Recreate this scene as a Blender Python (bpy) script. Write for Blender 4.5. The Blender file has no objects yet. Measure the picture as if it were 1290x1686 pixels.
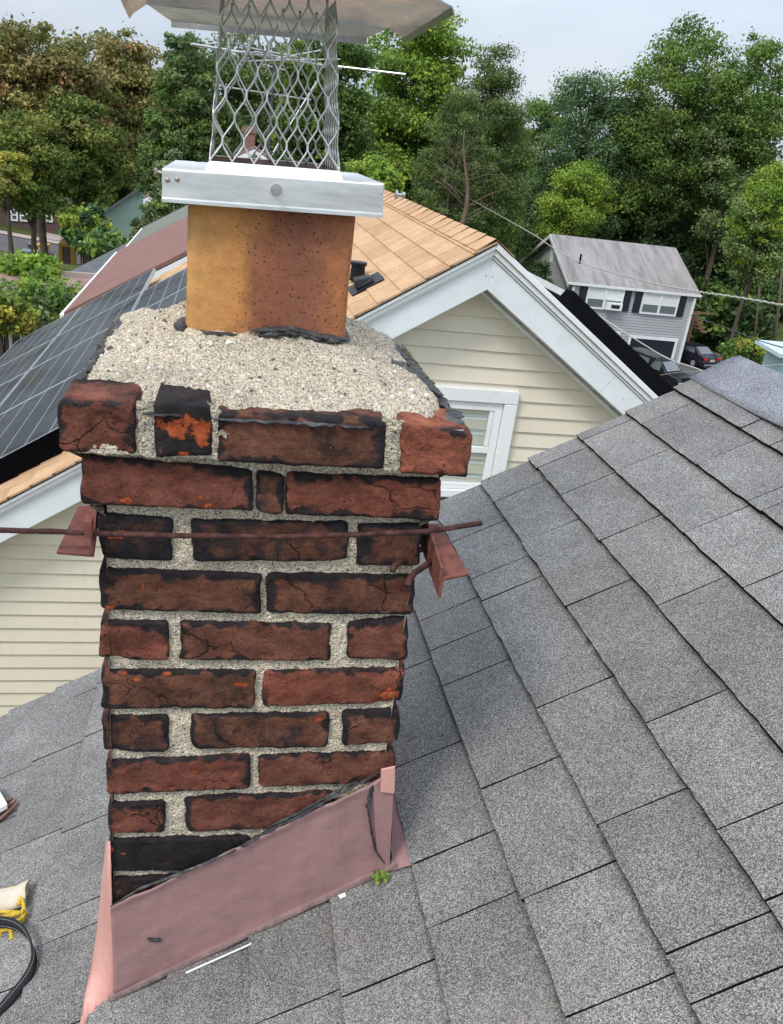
import bpy, math, random
import numpy as np
from mathutils import Vector, Matrix, noise
random.seed(7); rng = np.random.default_rng(11)
sc = bpy.context.scene
COL = sc.collection

# ------------------------------------------------------------------ camera
F_PX, PITCH, ROLL, YAW = 1375.3, math.radians(23.737), math.radians(7.399), math.radians(12.825)
CAM = np.array([-.0622, -.986, 1.335])
fwd = np.array([math.sin(YAW)*math.cos(PITCH), math.cos(YAW)*math.cos(PITCH), -math.sin(PITCH)])
rgt = np.array([math.cos(YAW), -math.sin(YAW), 0.]); upv = np.cross(rgt, fwd)
R2 = math.cos(ROLL)*rgt + math.sin(ROLL)*upv; U2 = -math.sin(ROLL)*rgt + math.cos(ROLL)*upv
cd = bpy.data.cameras.new('camera'); cam = bpy.data.objects.new('camera', cd); COL.objects.link(cam)
cd.sensor_fit = 'HORIZONTAL'; cd.sensor_width = 36; cd.lens = F_PX/1290*36
cd.clip_start = .02; cd.clip_end = 3000
m = Matrix.Identity(4)
for i in range(3):
    m[i][0] = R2[i]; m[i][1] = U2[i]; m[i][2] = -fwd[i]; m[i][3] = CAM[i]
cam.matrix_world = m
sc.camera = cam

# ------------------------------------------------------------------ world, sun, exposure
SUN_EL, SUN_AZ = math.radians(52), math.radians(228)      # azimuth measured from +Y towards +X (behind the camera, left)
w = bpy.data.worlds.new('World'); sc.world = w; w.use_nodes = True
nt = w.node_tree; nt.nodes.clear()
out = nt.nodes.new('ShaderNodeOutputWorld'); bg = nt.nodes.new('ShaderNodeBackground')
sky = nt.nodes.new('ShaderNodeTexSky'); sky.sky_type = 'NISHITA'; sky.sun_disc = False
sky.sun_elevation = SUN_EL; sky.sun_rotation = SUN_AZ; sky.air_density = 1.2; sky.dust_density = 2.5
tc = nt.nodes.new('ShaderNodeTexCoord'); mp = nt.nodes.new('ShaderNodeMapping'); mp.inputs['Scale'].default_value = (1, 1, 3.5)
nz = nt.nodes.new('ShaderNodeTexNoise'); nz.inputs['Scale'].default_value = 2.2; nz.inputs['Detail'].default_value = 6
rp = nt.nodes.new('ShaderNodeValToRGB')
rp.color_ramp.elements[0].position = .3; rp.color_ramp.elements[0].color = (5.7, 6.9, 8.5, 1)
rp.color_ramp.elements[1].position = .72; rp.color_ramp.elements[1].color = (8.9, 9.4, 10.1, 1)
mx = nt.nodes.new('ShaderNodeMix'); mx.data_type = 'RGBA'; mx.inputs['Factor'].default_value = .88
L = nt.links
sp_ = nt.nodes.new('ShaderNodeSeparateXYZ'); L.new(tc.outputs['Generated'], sp_.inputs[0])      # overcast sky: brighter overhead
g1 = nt.nodes.new('ShaderNodeMapRange'); g1.inputs['From Min'].default_value = 0; g1.inputs['From Max'].default_value = 1; g1.inputs['To Min'].default_value = .80; g1.inputs['To Max'].default_value = 2.15
L.new(sp_.outputs[2], g1.inputs['Value'])
g2 = nt.nodes.new('ShaderNodeVectorMath'); g2.operation = 'SCALE'
L.new(mx.outputs[2], g2.inputs[0]); L.new(g1.outputs[0], g2.inputs['Scale']); L.new(g2.outputs[0], bg.inputs['Color'])
L.new(tc.outputs['Generated'], mp.inputs['Vector']); L.new(mp.outputs[0], nz.inputs['Vector']); L.new(nz.outputs['Fac'], rp.inputs['Fac'])
L.new(sky.outputs[0], mx.inputs[6]); L.new(rp.outputs[0], mx.inputs[7])
bg.inputs['Strength'].default_value = .1
L.new(bg.outputs[0], out.inputs[0])
sd = bpy.data.lights.new('sun', 'SUN'); sd.energy = 1.9; sd.angle = math.radians(14); sd.color = (1, .94, .85)
sun = bpy.data.objects.new('sun', sd); COL.objects.link(sun)
sv = Vector((math.sin(SUN_AZ)*math.cos(SUN_EL), math.cos(SUN_AZ)*math.cos(SUN_EL), math.sin(SUN_EL)))
sun.rotation_euler = sv.to_track_quat('Z', 'Y').to_euler(); sun.location = (0, 0, 30)
sc.view_settings.view_transform = 'Standard'; sc.view_settings.look = 'None'
sc.view_settings.exposure = 0.14; sc.view_settings.gamma = 1
sc.cycles.max_bounces = 6; sc.cycles.diffuse_bounces = 3; sc.cycles.transparent_max_bounces = 8

# ------------------------------------------------------------------ measuring helpers (photo measurement -> point on a real plane)
def ray(px, py): return R2*(px-645)/F_PX - U2*(py-843)/F_PX + fwd
def onP(px, py, n, k):
    d = ray(px, py); n = np.array(n, float); return CAM + d*(k - n@CAM)/(n@d)
def onY(px, py, Y): return onP(px, py, (0, 1, 0), Y)
def onZ(px, py, z): return onP(px, py, (0, 0, 1), z)
V = lambda a: Vector((float(a[0]), float(a[1]), float(a[2])))
def nz3(p, s, seed=0.): return noise.noise(Vector((p[0]*s+seed, p[1]*s+seed*1.7, p[2]*s-seed)))
def sstep(a, b, x):
    t = min(1, max(0, (x-a)/(b-a))); return t*t*(3-2*t)

# ------------------------------------------------------------------ object helpers
def tag(o, label=None, cat=None, group=None, kind=None):
    if label: o['label'] = label
    if cat: o['category'] = cat
    if group: o['group'] = group
    if kind: o['kind'] = kind
    return o
def empty(name, loc, label, cat, group=None):
    o = bpy.data.objects.new(name, None); COL.objects.link(o); o.location = V(loc); o.empty_display_size = .1
    return tag(o, label, cat, group)
class MB:
    def __init__(s): s.v = []; s.f = []; s.c = []
    def add(s, vs, fs, col=None):
        b = len(s.v); s.v += [tuple(map(float, p)) for p in vs]; s.f += [tuple(i+b for i in f) for f in fs]
        if isinstance(col, list): s.c += col
        else: s.c += [col or (1, 1, 1, 1)]*len(vs)
    def box(s, a, b, col=None):
        x0, y0, z0 = a; x1, y1, z1 = b
        s.hexa([(x0, y0, z0), (x1, y0, z0), (x1, y1, z0), (x0, y1, z0)], [(x0, y0, z1), (x1, y0, z1), (x1, y1, z1), (x0, y1, z1)], col)
    def hexa(s, bot, top, col=None):
        s.add(list(bot)+list(top), [(3, 2, 1, 0), (4, 5, 6, 7), (0, 1, 5, 4), (1, 2, 6, 5), (2, 3, 7, 6), (3, 0, 4, 7)], col)
    def slab(s, poly, d, col=None):          # a flat outline given a thickness vector d
        n = len(poly); d = np.array(d, float); a = [np.array(p, float) for p in poly]
        s.add(a+[p+d for p in a], [tuple(range(n))[::-1], tuple(range(n, 2*n))]+[(i, (i+1) % n, n+(i+1) % n, n+i) for i in range(n)], col)
    def tube(s, pts, r, k=8, col=None, cap=True):
        pts = [V(p) for p in pts]; n = len(pts)
        rr = r if isinstance(r, (list, tuple)) else [r]*n
        t0 = (pts[1]-pts[0]).normalized(); a = t0.orthogonal().normalized()
        vs = []
        for i, p in enumerate(pts):
            t = (pts[min(i+1, n-1)]-pts[max(i-1, 0)]).normalized()
            a = (a - t*a.dot(t)).normalized(); b = t.cross(a)
            for j in range(k):
                q = 2*math.pi*j/k; vs.append(p + (a*math.cos(q)+b*math.sin(q))*rr[i])
        fs = [(i*k+j, i*k+(j+1) % k, (i+1)*k+(j+1) % k, (i+1)*k+j) for i in range(n-1) for j in range(k)]
        if cap: fs += [tuple(range(k))[::-1], tuple(range((n-1)*k, n*k))]
        s.add(vs, fs, col)
    def build(s, name, mat, parent=None, smooth=False, bevel=0., attr=True):
        me = bpy.data.meshes.new(name)
        off = V(parent.matrix_world.translation) if False else None
        me.from_pydata(s.v, [], s.f)
        if attr:
            ca = me.color_attributes.new('Col', 'FLOAT_COLOR', 'POINT')
            ca.data.foreach_set('color', np.array(s.c, np.float32).ravel())
        o = bpy.data.objects.new(name, me); COL.objects.link(o)
        me.materials.append(mat)
        if smooth: me.polygons.foreach_set('use_smooth', [True]*len(me.polygons))
        if bevel:
            b = o.modifiers.new('b', 'BEVEL'); b.width = bevel; b.segments = 2; b.limit_method = 'ANGLE'
        if parent:
            o.parent = parent
            if parent.type == 'EMPTY' and parent.parent is None:
                o.matrix_parent_inverse = Matrix.Translation(parent.location).inverted()
        me.update()
        return o

# ------------------------------------------------------------------ material helpers
class NT:
    def __init__(s, name, rough=.8, metal=0., spec=.3):
        s.m = bpy.data.materials.new(name); s.m.use_nodes = True; s.t = s.m.node_tree
        s.b = s.t.nodes['Principled BSDF']; s.b.inputs['Roughness'].default_value = rough
        s.b.inputs['Metallic'].default_value = metal; s.b.inputs['Specular IOR Level'].default_value = spec
        s.geo = None
    def n(s, ty, **k):
        x = s.t.nodes.new(ty)
        for a, b in k.items():
            if a in x.inputs: s.i(x.inputs[a], b)
            else: setattr(x, a, b)
        return x
    def i(s, sock, v):
        if isinstance(v, bpy.types.NodeSocket): s.t.links.new(v, sock)
        elif isinstance(v, (tuple, list)) and len(v) == 3 and sock.type == 'RGBA': sock.default_value = (*v, 1)
        else: sock.default_value = v
    def co(s, scale=(1, 1, 1), rot=(0, 0, 0), wobble=0., ws=5.):
        if s.geo is None: s.geo = s.n('ShaderNodeNewGeometry')
        p = s.geo.outputs['Position']
        if wobble:
            nn = s.n('ShaderNodeTexNoise', Scale=ws, Detail=3.); s.i(nn.inputs['Vector'], p)
            v = s.n('ShaderNodeVectorMath', operation='MULTIPLY_ADD'); s.i(v.inputs[0], nn.outputs['Color']); v.inputs[1].default_value = (wobble,)*3; s.i(v.inputs[2], p); p = v.outputs[0]
        mm = s.n('ShaderNodeMapping'); s.i(mm.inputs[0], p); mm.inputs['Scale'].default_value = scale; mm.inputs['Rotation'].default_value = rot
        return mm.outputs[0]
    def noise(s, scale, detail=4., rough=.6, co=None, dist=0.):
        x = s.n('ShaderNodeTexNoise', Scale=float(scale), Detail=float(detail), Roughness=rough, Distortion=dist); s.i(x.inputs['Vector'], co or s.co()); return x.outputs['Fac']
    def voro(s, scale, feature='F1', co=None, out='Distance', rnd=1.):
        x = s.n('ShaderNodeTexVoronoi', feature=feature, Scale=float(scale), Randomness=rnd); s.i(x.inputs['Vector'], co or s.co()); return x.outputs[out]
    def ramp(s, fac, stops, interp='LINEAR'):
        x = s.n('ShaderNodeValToRGB'); e = x.color_ramp.elements; x.color_ramp.interpolation = interp
        while len(e) < len(stops): e.new(.5)
        for k, (p, c) in enumerate(stops):
            e[k].position = p; e[k].color = (c, c, c, 1) if isinstance(c, (int, float)) else (*c, 1)
        s.i(x.inputs[0], fac); return x.outputs[0]
    def mix(s, f, a, b, mode='MIX'):
        x = s.n('ShaderNodeMix', data_type='RGBA', blend_type=mode); s.i(x.inputs[0], f); s.i(x.inputs[6], a); s.i(x.inputs[7], b); return x.outputs[2]
    def math(s, op, a, b=0., clamp=False):
        x = s.n('ShaderNodeMath', operation=op, use_clamp=clamp); s.i(x.inputs[0], a); s.i(x.inputs[1], b); return x.outputs[0]
    def attr(s, ch=None):
        x = s.n('ShaderNodeAttribute', attribute_name='Col')
        if ch is None: return x.outputs['Color']
        if ch == 'A': return x.outputs['Alpha']
        y = s.n('ShaderNodeSeparateColor'); s.i(y.inputs[0], x.outputs['Color']); return y.outputs[ch]
    def island(s):
        if s.geo is None: s.geo = s.n('ShaderNodeNewGeometry')
        return s.geo.outputs['Random Per Island']
    def bump(s, h, dist=.001, strength=1., prev=None):
        x = s.n('ShaderNodeBump', Strength=strength, Distance=dist); s.i(x.inputs['Height'], h)
        if prev: s.i(x.inputs['Normal'], prev)
        return x.outputs[0]
    def fin(s, col, nrm=None, rough=None):
        s.i(s.b.inputs['Base Color'], col)
        if nrm: s.i(s.b.inputs['Normal'], nrm)
        if rough is not None: s.i(s.b.inputs['Roughness'], rough)
        return s.m

def m_shingle(name, dark, mid, light, gs=680., tint=(.86, 1.12), warm=(.30, .24, .19)):
    t = NT(name, .9, spec=.2)
    g = t.noise(gs, 2, .7); v = t.voro(gs*1.1, out='Color')
    sp = t.n('ShaderNodeSeparateColor'); t.i(sp.inputs[0], v)
    gr = t.math('ADD', t.math('MULTIPLY', g, .55), t.math('MULTIPLY', sp.outputs[0], .45))
    c = t.ramp(gr, [(.26, dark), (.5, mid), (.76, light)])
    lo = t.noise(3.2, 5, .65); c = t.mix(1., c, t.ramp(lo, [(.25, .8), (.75, 1.16)]), 'MULTIPLY')
    c = t.mix(1., c, t.ramp(t.island(), [(0, tint[0]), (1, tint[1])]), 'MULTIPLY')
    wv = t.noise(1.7, 6, .7, co=t.co((1, 1, 1), wobble=.3, ws=3.))
    c = t.mix(t.ramp(wv, [(.50, 0.), (.75, .34)]), c, warm, 'MIX')
    bl = t.noise(11, 6, .7); c = t.mix(1., c, t.ramp(bl, [(.3, .82), (.7, 1.14)]), 'MULTIPLY')
    scuff = t.noise(26, 3, .8); c = t.mix(t.ramp(scuff, [(.68, 0.), (.76, .35)]), c, tuple(x*1.25 for x in light))
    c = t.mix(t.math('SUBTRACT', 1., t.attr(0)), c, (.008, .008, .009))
    h = t.bump(gr, .0012, .7)
    return t.fin(c, h)
M = {}
M['shingle'] = m_shingle('grey_asphalt_shingle', (.045, .043, .042), (.165, .160, .154), (.43, .418, .40))
M['ridge_shingle'] = m_shingle('blue_grey_ridge_shingle', (.06, .063, .08), (.175, .178, .205), (.44, .445, .49), tint=(.95, 1.05), warm=(.24, .24, .27))
def m_plain(name, col, rough=.7, metal=0., var=.12, ns=6., bump=0., bs=60., spec=.3, dirt=None, ds=3.):
    t = NT(name, rough, metal, spec)
    c = t.mix(1., col, t.ramp(t.noise(ns, 5, .6), [(.25, 1-var), (.75, 1+var)]), 'MULTIPLY')
    if dirt: c = t.mix(t.ramp(t.noise(ds, 7, .7), [(.5, 0.), (.72, .75)]), c, dirt)
    return t.fin(c, t.bump(t.noise(bs, 4), bump) if bump else None)

# brick: Col = (edge soot, overall soot, orange chip, random)
def m_brick():
    t = NT('weathered_red_brick', .82, spec=.2)
    e, so, ch, rn = t.attr(0), t.attr(1), t.attr(2), t.attr('A')
    base = t.ramp(rn, [(0, (.065, .028, .021)), (.3, (.125, .050, .032)), (.5, (.165, .070, .045)), (.65, (.19, .066, .046)), (.8, (.25, .078, .050)), (1, (.34, .115, .070))])
    n1 = t.noise(22, 8, .68, co=t.co((1, 1, 1.8), wobble=.02, ws=20.)); n2 = t.noise(9, 5, .6); n3 = t.noise(170, 6, .75)
    base = t.mix(1., base, t.ramp(n1, [(.3, .40), (.5, 1.), (.70, 1.7)]), 'MULTIPLY')
    base = t.mix(t.ramp(n2, [(.5, 0.), (.75, .6)]), base, (.085, .045, .030))
    base = t.mix(1., base, t.ramp(n3, [(.3, .72), (.7, 1.25)]), 'MULTIPLY')
    # soot: thick at the arrises and where the brick as a whole is blackened
    k = t.math('ADD', t.math('MULTIPLY', e, .74), t.math('MULTIPLY', so, .98))
    k = t.math('ADD', k, t.math('MULTIPLY', t.math('SUBTRACT', t.noise(24, 10, .76), .5), 2.5))
    k = t.math('ADD', k, t.math('MULTIPLY', t.math('SUBTRACT', t.noise(9, 4, .6), .5), 1.1)); sk = t.ramp(k, [(.40, 0.), (.78, .95)])
    sootc = t.ramp(t.noise(40, 6, .7), [(.3, (.006, .006, .008)), (.6, (.022, .022, .026)), (.8, (.07, .06, .055))])
    c = t.mix(sk, base, sootc)
    # small pits
    pit = t.ramp(t.voro(95, co=t.co(wobble=.01, ws=60.)), [(.10, 1.), (.17, 0.)])
    fp = t.ramp(t.noise(420, 3, .7), [(.33, .75), (.42, 0.)]); c = t.mix(fp, c, (.018, .012, .010))
    c = t.mix(t.math('MULTIPLY', pit, t.ramp(t.noise(14, 2), [(.5, 0.), (.6, .8)])), c, (.012, .009, .009))
    # hairline cracks
    cr = t.voro(17, 'DISTANCE_TO_EDGE', co=t.co(wobble=.05, ws=22.)); cr = t.ramp(cr, [(.006, 1.), (.022, 0.)])
    crk = t.math('MULTIPLY', cr, t.ramp(t.noise(11, 2), [(.52, 0.), (.6, .85)]))
    c = t.mix(crk, c, (.01, .008, .008))
    # fresh orange spalls
    ck = t.math('ADD', ch, t.math('MULTIPLY', t.math('SUBTRACT', t.noise(48, 9, .8), .5), 3.4))
    ckm = t.ramp(ck, [(.50, 0.), (.58, 1.)])
    oc = t.ramp(t.noise(70, 6, .7), [(.3, (.22, .045, .018)), (.55, (.46, .10, .035)), (.75, (.62, .22, .10))])
    c = t.mix(ckm, c, oc)
    # pale mortar smears
    sm = t.ramp(t.noise(34, 8, .8, co=t.co((1, 1, 2.))), [(.67, 0.), (.8, .45)]); c = t.mix(sm, c, (.27, .22, .18))
    h = t.math('ADD', t.math('MULTIPLY', n1, .5), t.math('MULTIPLY', n3, .7))
    h = t.math('SUBTRACT', h, t.math('MULTIPLY', crk, .5)); h = t.math('SUBTRACT', h, t.math('MULTIPLY', ckm, .5)); h = t.math('SUBTRACT', h, t.math('MULTIPLY', pit, .3))
    return t.fin(c, t.bump(h, .0055, 1.), t.ramp(sk, [(0, .95), (1, .75)]))
M['brick'] = m_brick()
def m_mortar(name, big, soil, cream=1.):
    t = NT(name, .95, spec=.15)
    co = t.co(wobble=.004, ws=200.)
    v = t.n('ShaderNodeTexVoronoi', Scale=big); t.i(v.inputs['Vector'], co)
    s1 = t.n('ShaderNodeSeparateColor'); t.i(s1.inputs[0], v.outputs['Color'])
    v2 = t.n('ShaderNodeTexVoronoi', Scale=big*2.3); t.i(v2.inputs['Vector'], co)
    s2 = t.n('ShaderNodeSeparateColor'); t.i(s2.inputs[0], v2.outputs['Color'])
    stone = t.ramp(s1.outputs[0], [(0, (.28*cream, .228*cream, .158*cream)), (.35, (.45*cream, .385*cream, .285*cream)), (.6, (.58*cream, .515*cream, .41*cream)), (.8, (.50*cream, .40*cream, .25*cream)), (.93, (.72, .69, .62)), (1, (.10, .085, .07))])
    grit = t.ramp(s2.outputs[0], [(0, (.12, .11, .095)), (.3, (.35*cream, .29*cream, .21*cream)), (.7, (.54*cream, .48*cream, .385*cream)), (1, (.66, .63, .55))])
    c = t.mix(t.ramp(v.outputs['Distance'], [(.36, 0.), (.5, 1.)]), stone, grit)
    c = t.mix(1., c, t.ramp(t.noise(big*.9, 4, .7), [(.3, .68), (.68, 1.22)]), 'MULTIPLY')
    hole = t.ramp(t.noise(big*.55, 3, .6), [(.30, 1.), (.38, 0.)]); c = t.mix(t.math('MULTIPLY', hole, .8), c, (.055, .048, .042))
    lo = t.ramp(t.noise(7, 8, .72), [(.50-soil*.16, 0.), (.80-soil*.16, .35+.55*soil)])
    lo = t.math('MAXIMUM', lo, t.math('MULTIPLY', t.math('SUBTRACT', 1., t.attr(0)), 1.))
    lo = t.math('MULTIPLY', lo, t.ramp(t.noise(95, 5, .8), [(.3, 1.), (.62, .35)]))
    c = t.mix(lo, c, (.035, .032, .03))
    h = t.math('ADD', t.math('MULTIPLY', v.outputs['Distance'], -.9), t.math('MULTIPLY', t.noise(big*1.7, 5, .7), 1.))
    return t.fin(c, t.bump(h, .0035, 1.))
M['mortar'] = m_mortar('sandy_joint_mortar', 300., .22, 2.0)
M['crown'] = m_mortar('pebbly_crown_mortar', 250., .42, 1.6)
def m_tar():
    t = NT('dried_roof_tar', .55, spec=.4)
    c = t.ramp(t.noise(38, 7, .7), [(.3, (.014, .014, .015)), (.5, (.042, .042, .045)), (.72, (.14, .14, .142))])
    return t.fin(c, t.bump(t.noise(90, 6, .7), .004))
M['tar'] = m_tar()
def m_flue():
    t = NT('stained_clay_flue', .75, spec=.35)
    co = t.n('ShaderNodeSeparateXYZ'); t.i(co.inputs[0], t.co())
    x = t.math('ADD', t.math('MULTIPLY', co.outputs[0], 4.4), .55)
    x = t.math('ADD', x, t.math('MULTIPLY', t.math('SUBTRACT', t.noise(16, 5, .6, co=t.co((1, 1, .35))), .5), .5))
    c = t.ramp(x, [(.05, (.56, .29, .10)), (.34, (.52, .235, .075)), (.50, (.27, .10, .050)), (.72, (.235, .090, .055)), (1., (.42, .16, .065))])
    c = t.mix(1., c, t.ramp(t.noise(30, 8, .7), [(.3, .72), (.7, 1.22)]), 'MULTIPLY')
    sp = t.ramp(t.voro(150, co=t.co(wobble=.006, ws=120.)), [(.13, 1.), (.22, 0.)])
    spm = t.math('MULTIPLY', sp, t.math('MULTIPLY', t.ramp(t.noise(12, 4, .6), [(.36, 0.), (.56, .9)]), t.ramp(x, [(.25, .15), (.48, 1.)])))
    c = t.mix(spm, c, (.05, .022, .016))
    z = t.ramp(t.math('ADD', t.math('MULTIPLY', t.math('SUBTRACT', 1.24, co.outputs[2]), 9.), t.math('MULTIPLY', t.noise(50, 4), .25)), [(.06, .6), (.2, 0.)])
    c = t.mix(z, c, (.06, .03, .02))
    return t.fin(t.mix(t.ramp(t.noise(19, 9, .8), [(.56, 0.), (.72, .5)]), t.mix(t.math('MULTIPLY', t.ramp(t.noise(260, 4, .75), [(.58, 0.), (.66, .7)]), t.ramp(x, [(.2, .2), (.5, 1.)])), c, (.07, .03, .022)), (.16, .075, .04)), t.bump(t.math('SUBTRACT', t.noise(80, 5), spm), .0015))
M['flue'] = m_flue()
def m_steel(name, col, rough, ns=3.):
    t = NT(name, rough, 1.)
    r = t.ramp(t.noise(18, 7, .7, co=t.co((1, 1, 6))), [(.3, rough-.08), (.7, rough+.14)])
    c = t.mix(1., col, t.ramp(t.noise(ns*4, 6, .7, co=t.co((.6, 1, 4))), [(.25, .8), (.75, 1.08)]), 'MULTIPLY')
    c = t.mix(t.ramp(t.noise(26, 5, .8), [(.62, 0.), (.8, .35)]), c, (.30, .30, .31))
    return t.fin(c, t.bump(t.noise(9, 3), .0025, .4), r)
M['steel'] = m_steel('brushed_stainless_steel', (.88, .88, .88), .46)
M['hoodsteel'] = m_steel('dull_stainless_sheet', (.50, .52, .55), .28)
M['wire'] = m_steel('stainless_expanded_metal', (.62, .61, .59), .38)
def m_pink(name, a, b):
    t = NT(name, .5, spec=.4)
    c = t.ramp(t.noise(5.5, 6, .6), [(.3, a), (.7, b)])
    c = t.mix(t.ramp(t.noise(19, 8, .75), [(.60, 0.), (.75, .55)]), c, tuple(x*.62 for x in a))
    st = t.noise(9, 7, .75, co=t.co((3., 3., .6), wobble=.05, ws=8.)); c = t.mix(t.ramp(st, [(.5, 0.), (.75, .5)]), c, tuple(x*.55 for x in b))
    c = t.mix(t.ramp(t.noise(150, 4, .8), [(.66, 0.), (.74, .6)]), c, (.46, .40, .38))
    c = t.mix(t.ramp(t.noise(310, 3, .8), [(.68, 0.), (.74, .6)]), c, (.10, .07, .07))
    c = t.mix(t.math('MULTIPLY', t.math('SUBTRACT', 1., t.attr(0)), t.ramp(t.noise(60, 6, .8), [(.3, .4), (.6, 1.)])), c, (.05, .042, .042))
    return t.fin(c, t.bump(t.noise(11, 5), .006, .8), t.ramp(t.noise(12, 6, .7), [(.3, .38), (.7, .68)]))
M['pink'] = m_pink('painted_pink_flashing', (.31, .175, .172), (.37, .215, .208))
M['pinklit'] = m_pink('lit_pink_flashing', (.60, .30, .26), (.68, .36, .31))  # same pink made brighter, light painted into the sheets that catch it
def m_rust():
    t = NT('rusted_iron', .85, .1, .3)
    c = t.ramp(t.noise(55, 7, .7), [(.3, (.022, .011, .011)), (.5, (.075, .032, .028)), (.7, (.17, .075, .055))])
    c = t.mix(t.ramp(t.noise(90, 5, .8), [(.66, 0.), (.76, .6)]), c, (.34, .27, .24))
    return t.fin(c, t.bump(t.noise(160, 6, .8), .0018))
M['rust'] = m_rust()
M['angle'] = m_plain('red_oxide_angle', (.185, .066, .050), .8, .0, .4, 40., .002, 120., dirt=(.06, .028, .022), ds=38.)
def m_siding(name, col):
    t = NT(name, .5, spec=.3)
    c = t.mix(1., col, t.ramp(t.noise(2.5, 4, .6, co=t.co((.4, 1, 3))), [(.25, .94), (.75, 1.05)]), 'MULTIPLY')
    c = t.mix(t.ramp(t.noise(5, 8, .75, co=t.co((1.6, 1, .35))), [(.5, 0.), (.8, .28)]), c, tuple(x*.62 for x in col))
    return t.fin(c, t.bump(t.noise(70, 3, .6, co=t.co((.15, 1, 1))), .0004, .6))
M['cream'] = m_siding('cream_vinyl_siding', (.73, .665, .545))
M['white'] = m_plain('white_trim_paint', (.80, .81, .82), .4, 0, .03, 4., dirt=(.60, .60, .58), ds=1.8)
M['white_alu'] = m_plain('white_aluminium_rake', (.74, .78, .81), .38, 0, .05, 3., bump=.002, bs=5., dirt=(.60, .62, .62), ds=4.)
def m_glass(name, col=(.10, .12, .13)):
    return m_plain(name, col, .08, 0, .15, 2., spec=.7)
M['glass'] = m_glass('window_glass'); M['blind'] = m_plain('white_blind', (.74, .76, .76), .6)
M['glassp'] = m_glass('pale_window_glass', (.14, .17, .18))
def m_tan():
    t = NT('tan_asphalt_shingle', .85, spec=.2)
    c = t.ramp(t.island(), [(0, (.45, .275, .155)), (.35, (.51, .32, .185)), (.7, (.55, .355, .21)), (1, (.48, .29, .165))])
    c = t.mix(1., c, t.ramp(t.noise(90, 6, .85), [(.3, .6), (.7, 1.3)]), 'MULTIPLY')
    c = t.mix(1., c, t.ramp(t.noise(9, 4, .6), [(.3, .88), (.7, 1.1)]), 'MULTIPLY')
    return t.fin(c)
M['tan'] = m_tan()
M['brownroof'] = m_plain('brown_shingle_roof', (.215, .115, .098), .9, 0, .22, 5., dirt=(.15, .08, .07), ds=2.5)
M['greenroof'] = m_plain('grey_green_shingle_roof', (.16, .165, .14), .9, 0, .2, 5.)
M['darkroof'] = m_plain('dark_grey_shingle_roof', (.115, .12, .125), .9, 0, .3, 4.)
M['pinkroof'] = m_plain('pinkish_brown_roof', (.25, .165, .145), .9, 0, .25, 2., dirt=(.15, .10, .09), ds=1.2)
def m_greyroof():
    t = NT('streaked_grey_roof', .9, spec=.2)
    c = t.ramp(t.noise(1.1, 7, .7, co=t.co((1.6, .25, .5))), [(.3, (.17, .155, .152)), (.55, (.30, .28, .275)), (.8, (.38, .355, .35))])
    return t.fin(t.mix(1., c, t.ramp(t.noise(12, 4), [(.3, .85), (.7, 1.12)]), 'MULTIPLY'))
M['greyroof'] = m_greyroof()
M['greysiding'] = m_plain('grey_vinyl_siding', (.40, .405, .42), .6, 0, .06, 1.)
M['navy'] = m_plain('navy_shutter', (.018, .02, .032), .5)
M['black'] = m_plain('black_plastic', (.008, .008, .009), .45)
M['panel_frame'] = m_plain('panel_frame_metal', (.42, .44, .46), .4, .1)
M['panel_edge'] = m_plain('black_anodised_skirt', (.003, .003, .004), 1., spec=.03)
def m_solar():
    t = NT('solar_cells', .2, spec=.6)
    v = t.attr(0); u = t.attr(1)
    f = t.math('FRACT', t.math('MULTIPLY', v, 6.)); lines = t.ramp(t.math('ABSOLUTE', t.math('SUBTRACT', f, .5)), [(.455, 0.), (.475, 1.)])
    c = t.mix(t.ramp(t.noise(1.4, 4, .6, co=t.co((1, .3, 1))), [(.4, 0.), (.7, .5)]), (.016, .019, .032), (.06, .065, .082))
    c = t.mix(t.math('MULTIPLY', lines, .6), c, (.28, .30, .34))
    return t.fin(c, None, t.ramp(t.noise(2., 5, .6), [(.3, .18), (.7, .42)]))
M['solar'] = m_solar()
M['mint'] = m_plain('mint_siding', (.56, .74, .69), .6, 0, .04, 1.)
M['paleblue'] = m_plain('pale_blue_siding', (.46, .58, .64), .6, 0, .05, 1.)
def m_redbrickfar():
    t = NT('brown_brick_wall', .9)
    b = t.n('ShaderNodeTexBrick', Scale=3.); t.i(b.inputs['Vector'], t.co(rot=(math.pi/2, 0, 0)))
    b.inputs['Color1'].default_value = (.115, .062, .05, 1); b.inputs['Color2'].default_value = (.085, .05, .043, 1); b.inputs['Mortar'].default_value = (.17, .13, .12, 1)
    return t.fin(b.outputs[0])
M['farbrick'] = m_redbrickfar()
def m_ground():
    t = NT('grassy_ground', .95, spec=.1)
    c = t.ramp(t.noise(.35, 8, .7), [(.3, (.035, .050, .015)), (.55, (.085, .105, .030)), (.75, (.14, .12, .05))])
    return t.fin(t.mix(1., c, t.ramp(t.noise(6, 5), [(.3, .7), (.7, 1.3)]), 'MULTIPLY'))
M['ground'] = m_ground()
M['asphalt'] = m_plain('worn_asphalt', (.10, .095, .098), .9, 0, .2, 1.5)
M['concrete'] = m_plain('pale_concrete', (.38, .31, .28), .9, 0, .15, 1.)
M['bark'] = m_plain('tree_bark', (.085, .066, .055), .95, 0, .35, 3., dirt=(.14, .13, .11), ds=2.)
M['cable'] = m_plain('weathered_cable', (.42, .42, .40), .6, 0, .3, 20.)
M['cable_dark'] = m_plain('dark_cable', (.06, .06, .065), .6)
M['alu'] = m_plain('dull_aluminium', (.60, .61, .62), .4, .7, .1, 3.)
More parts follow.
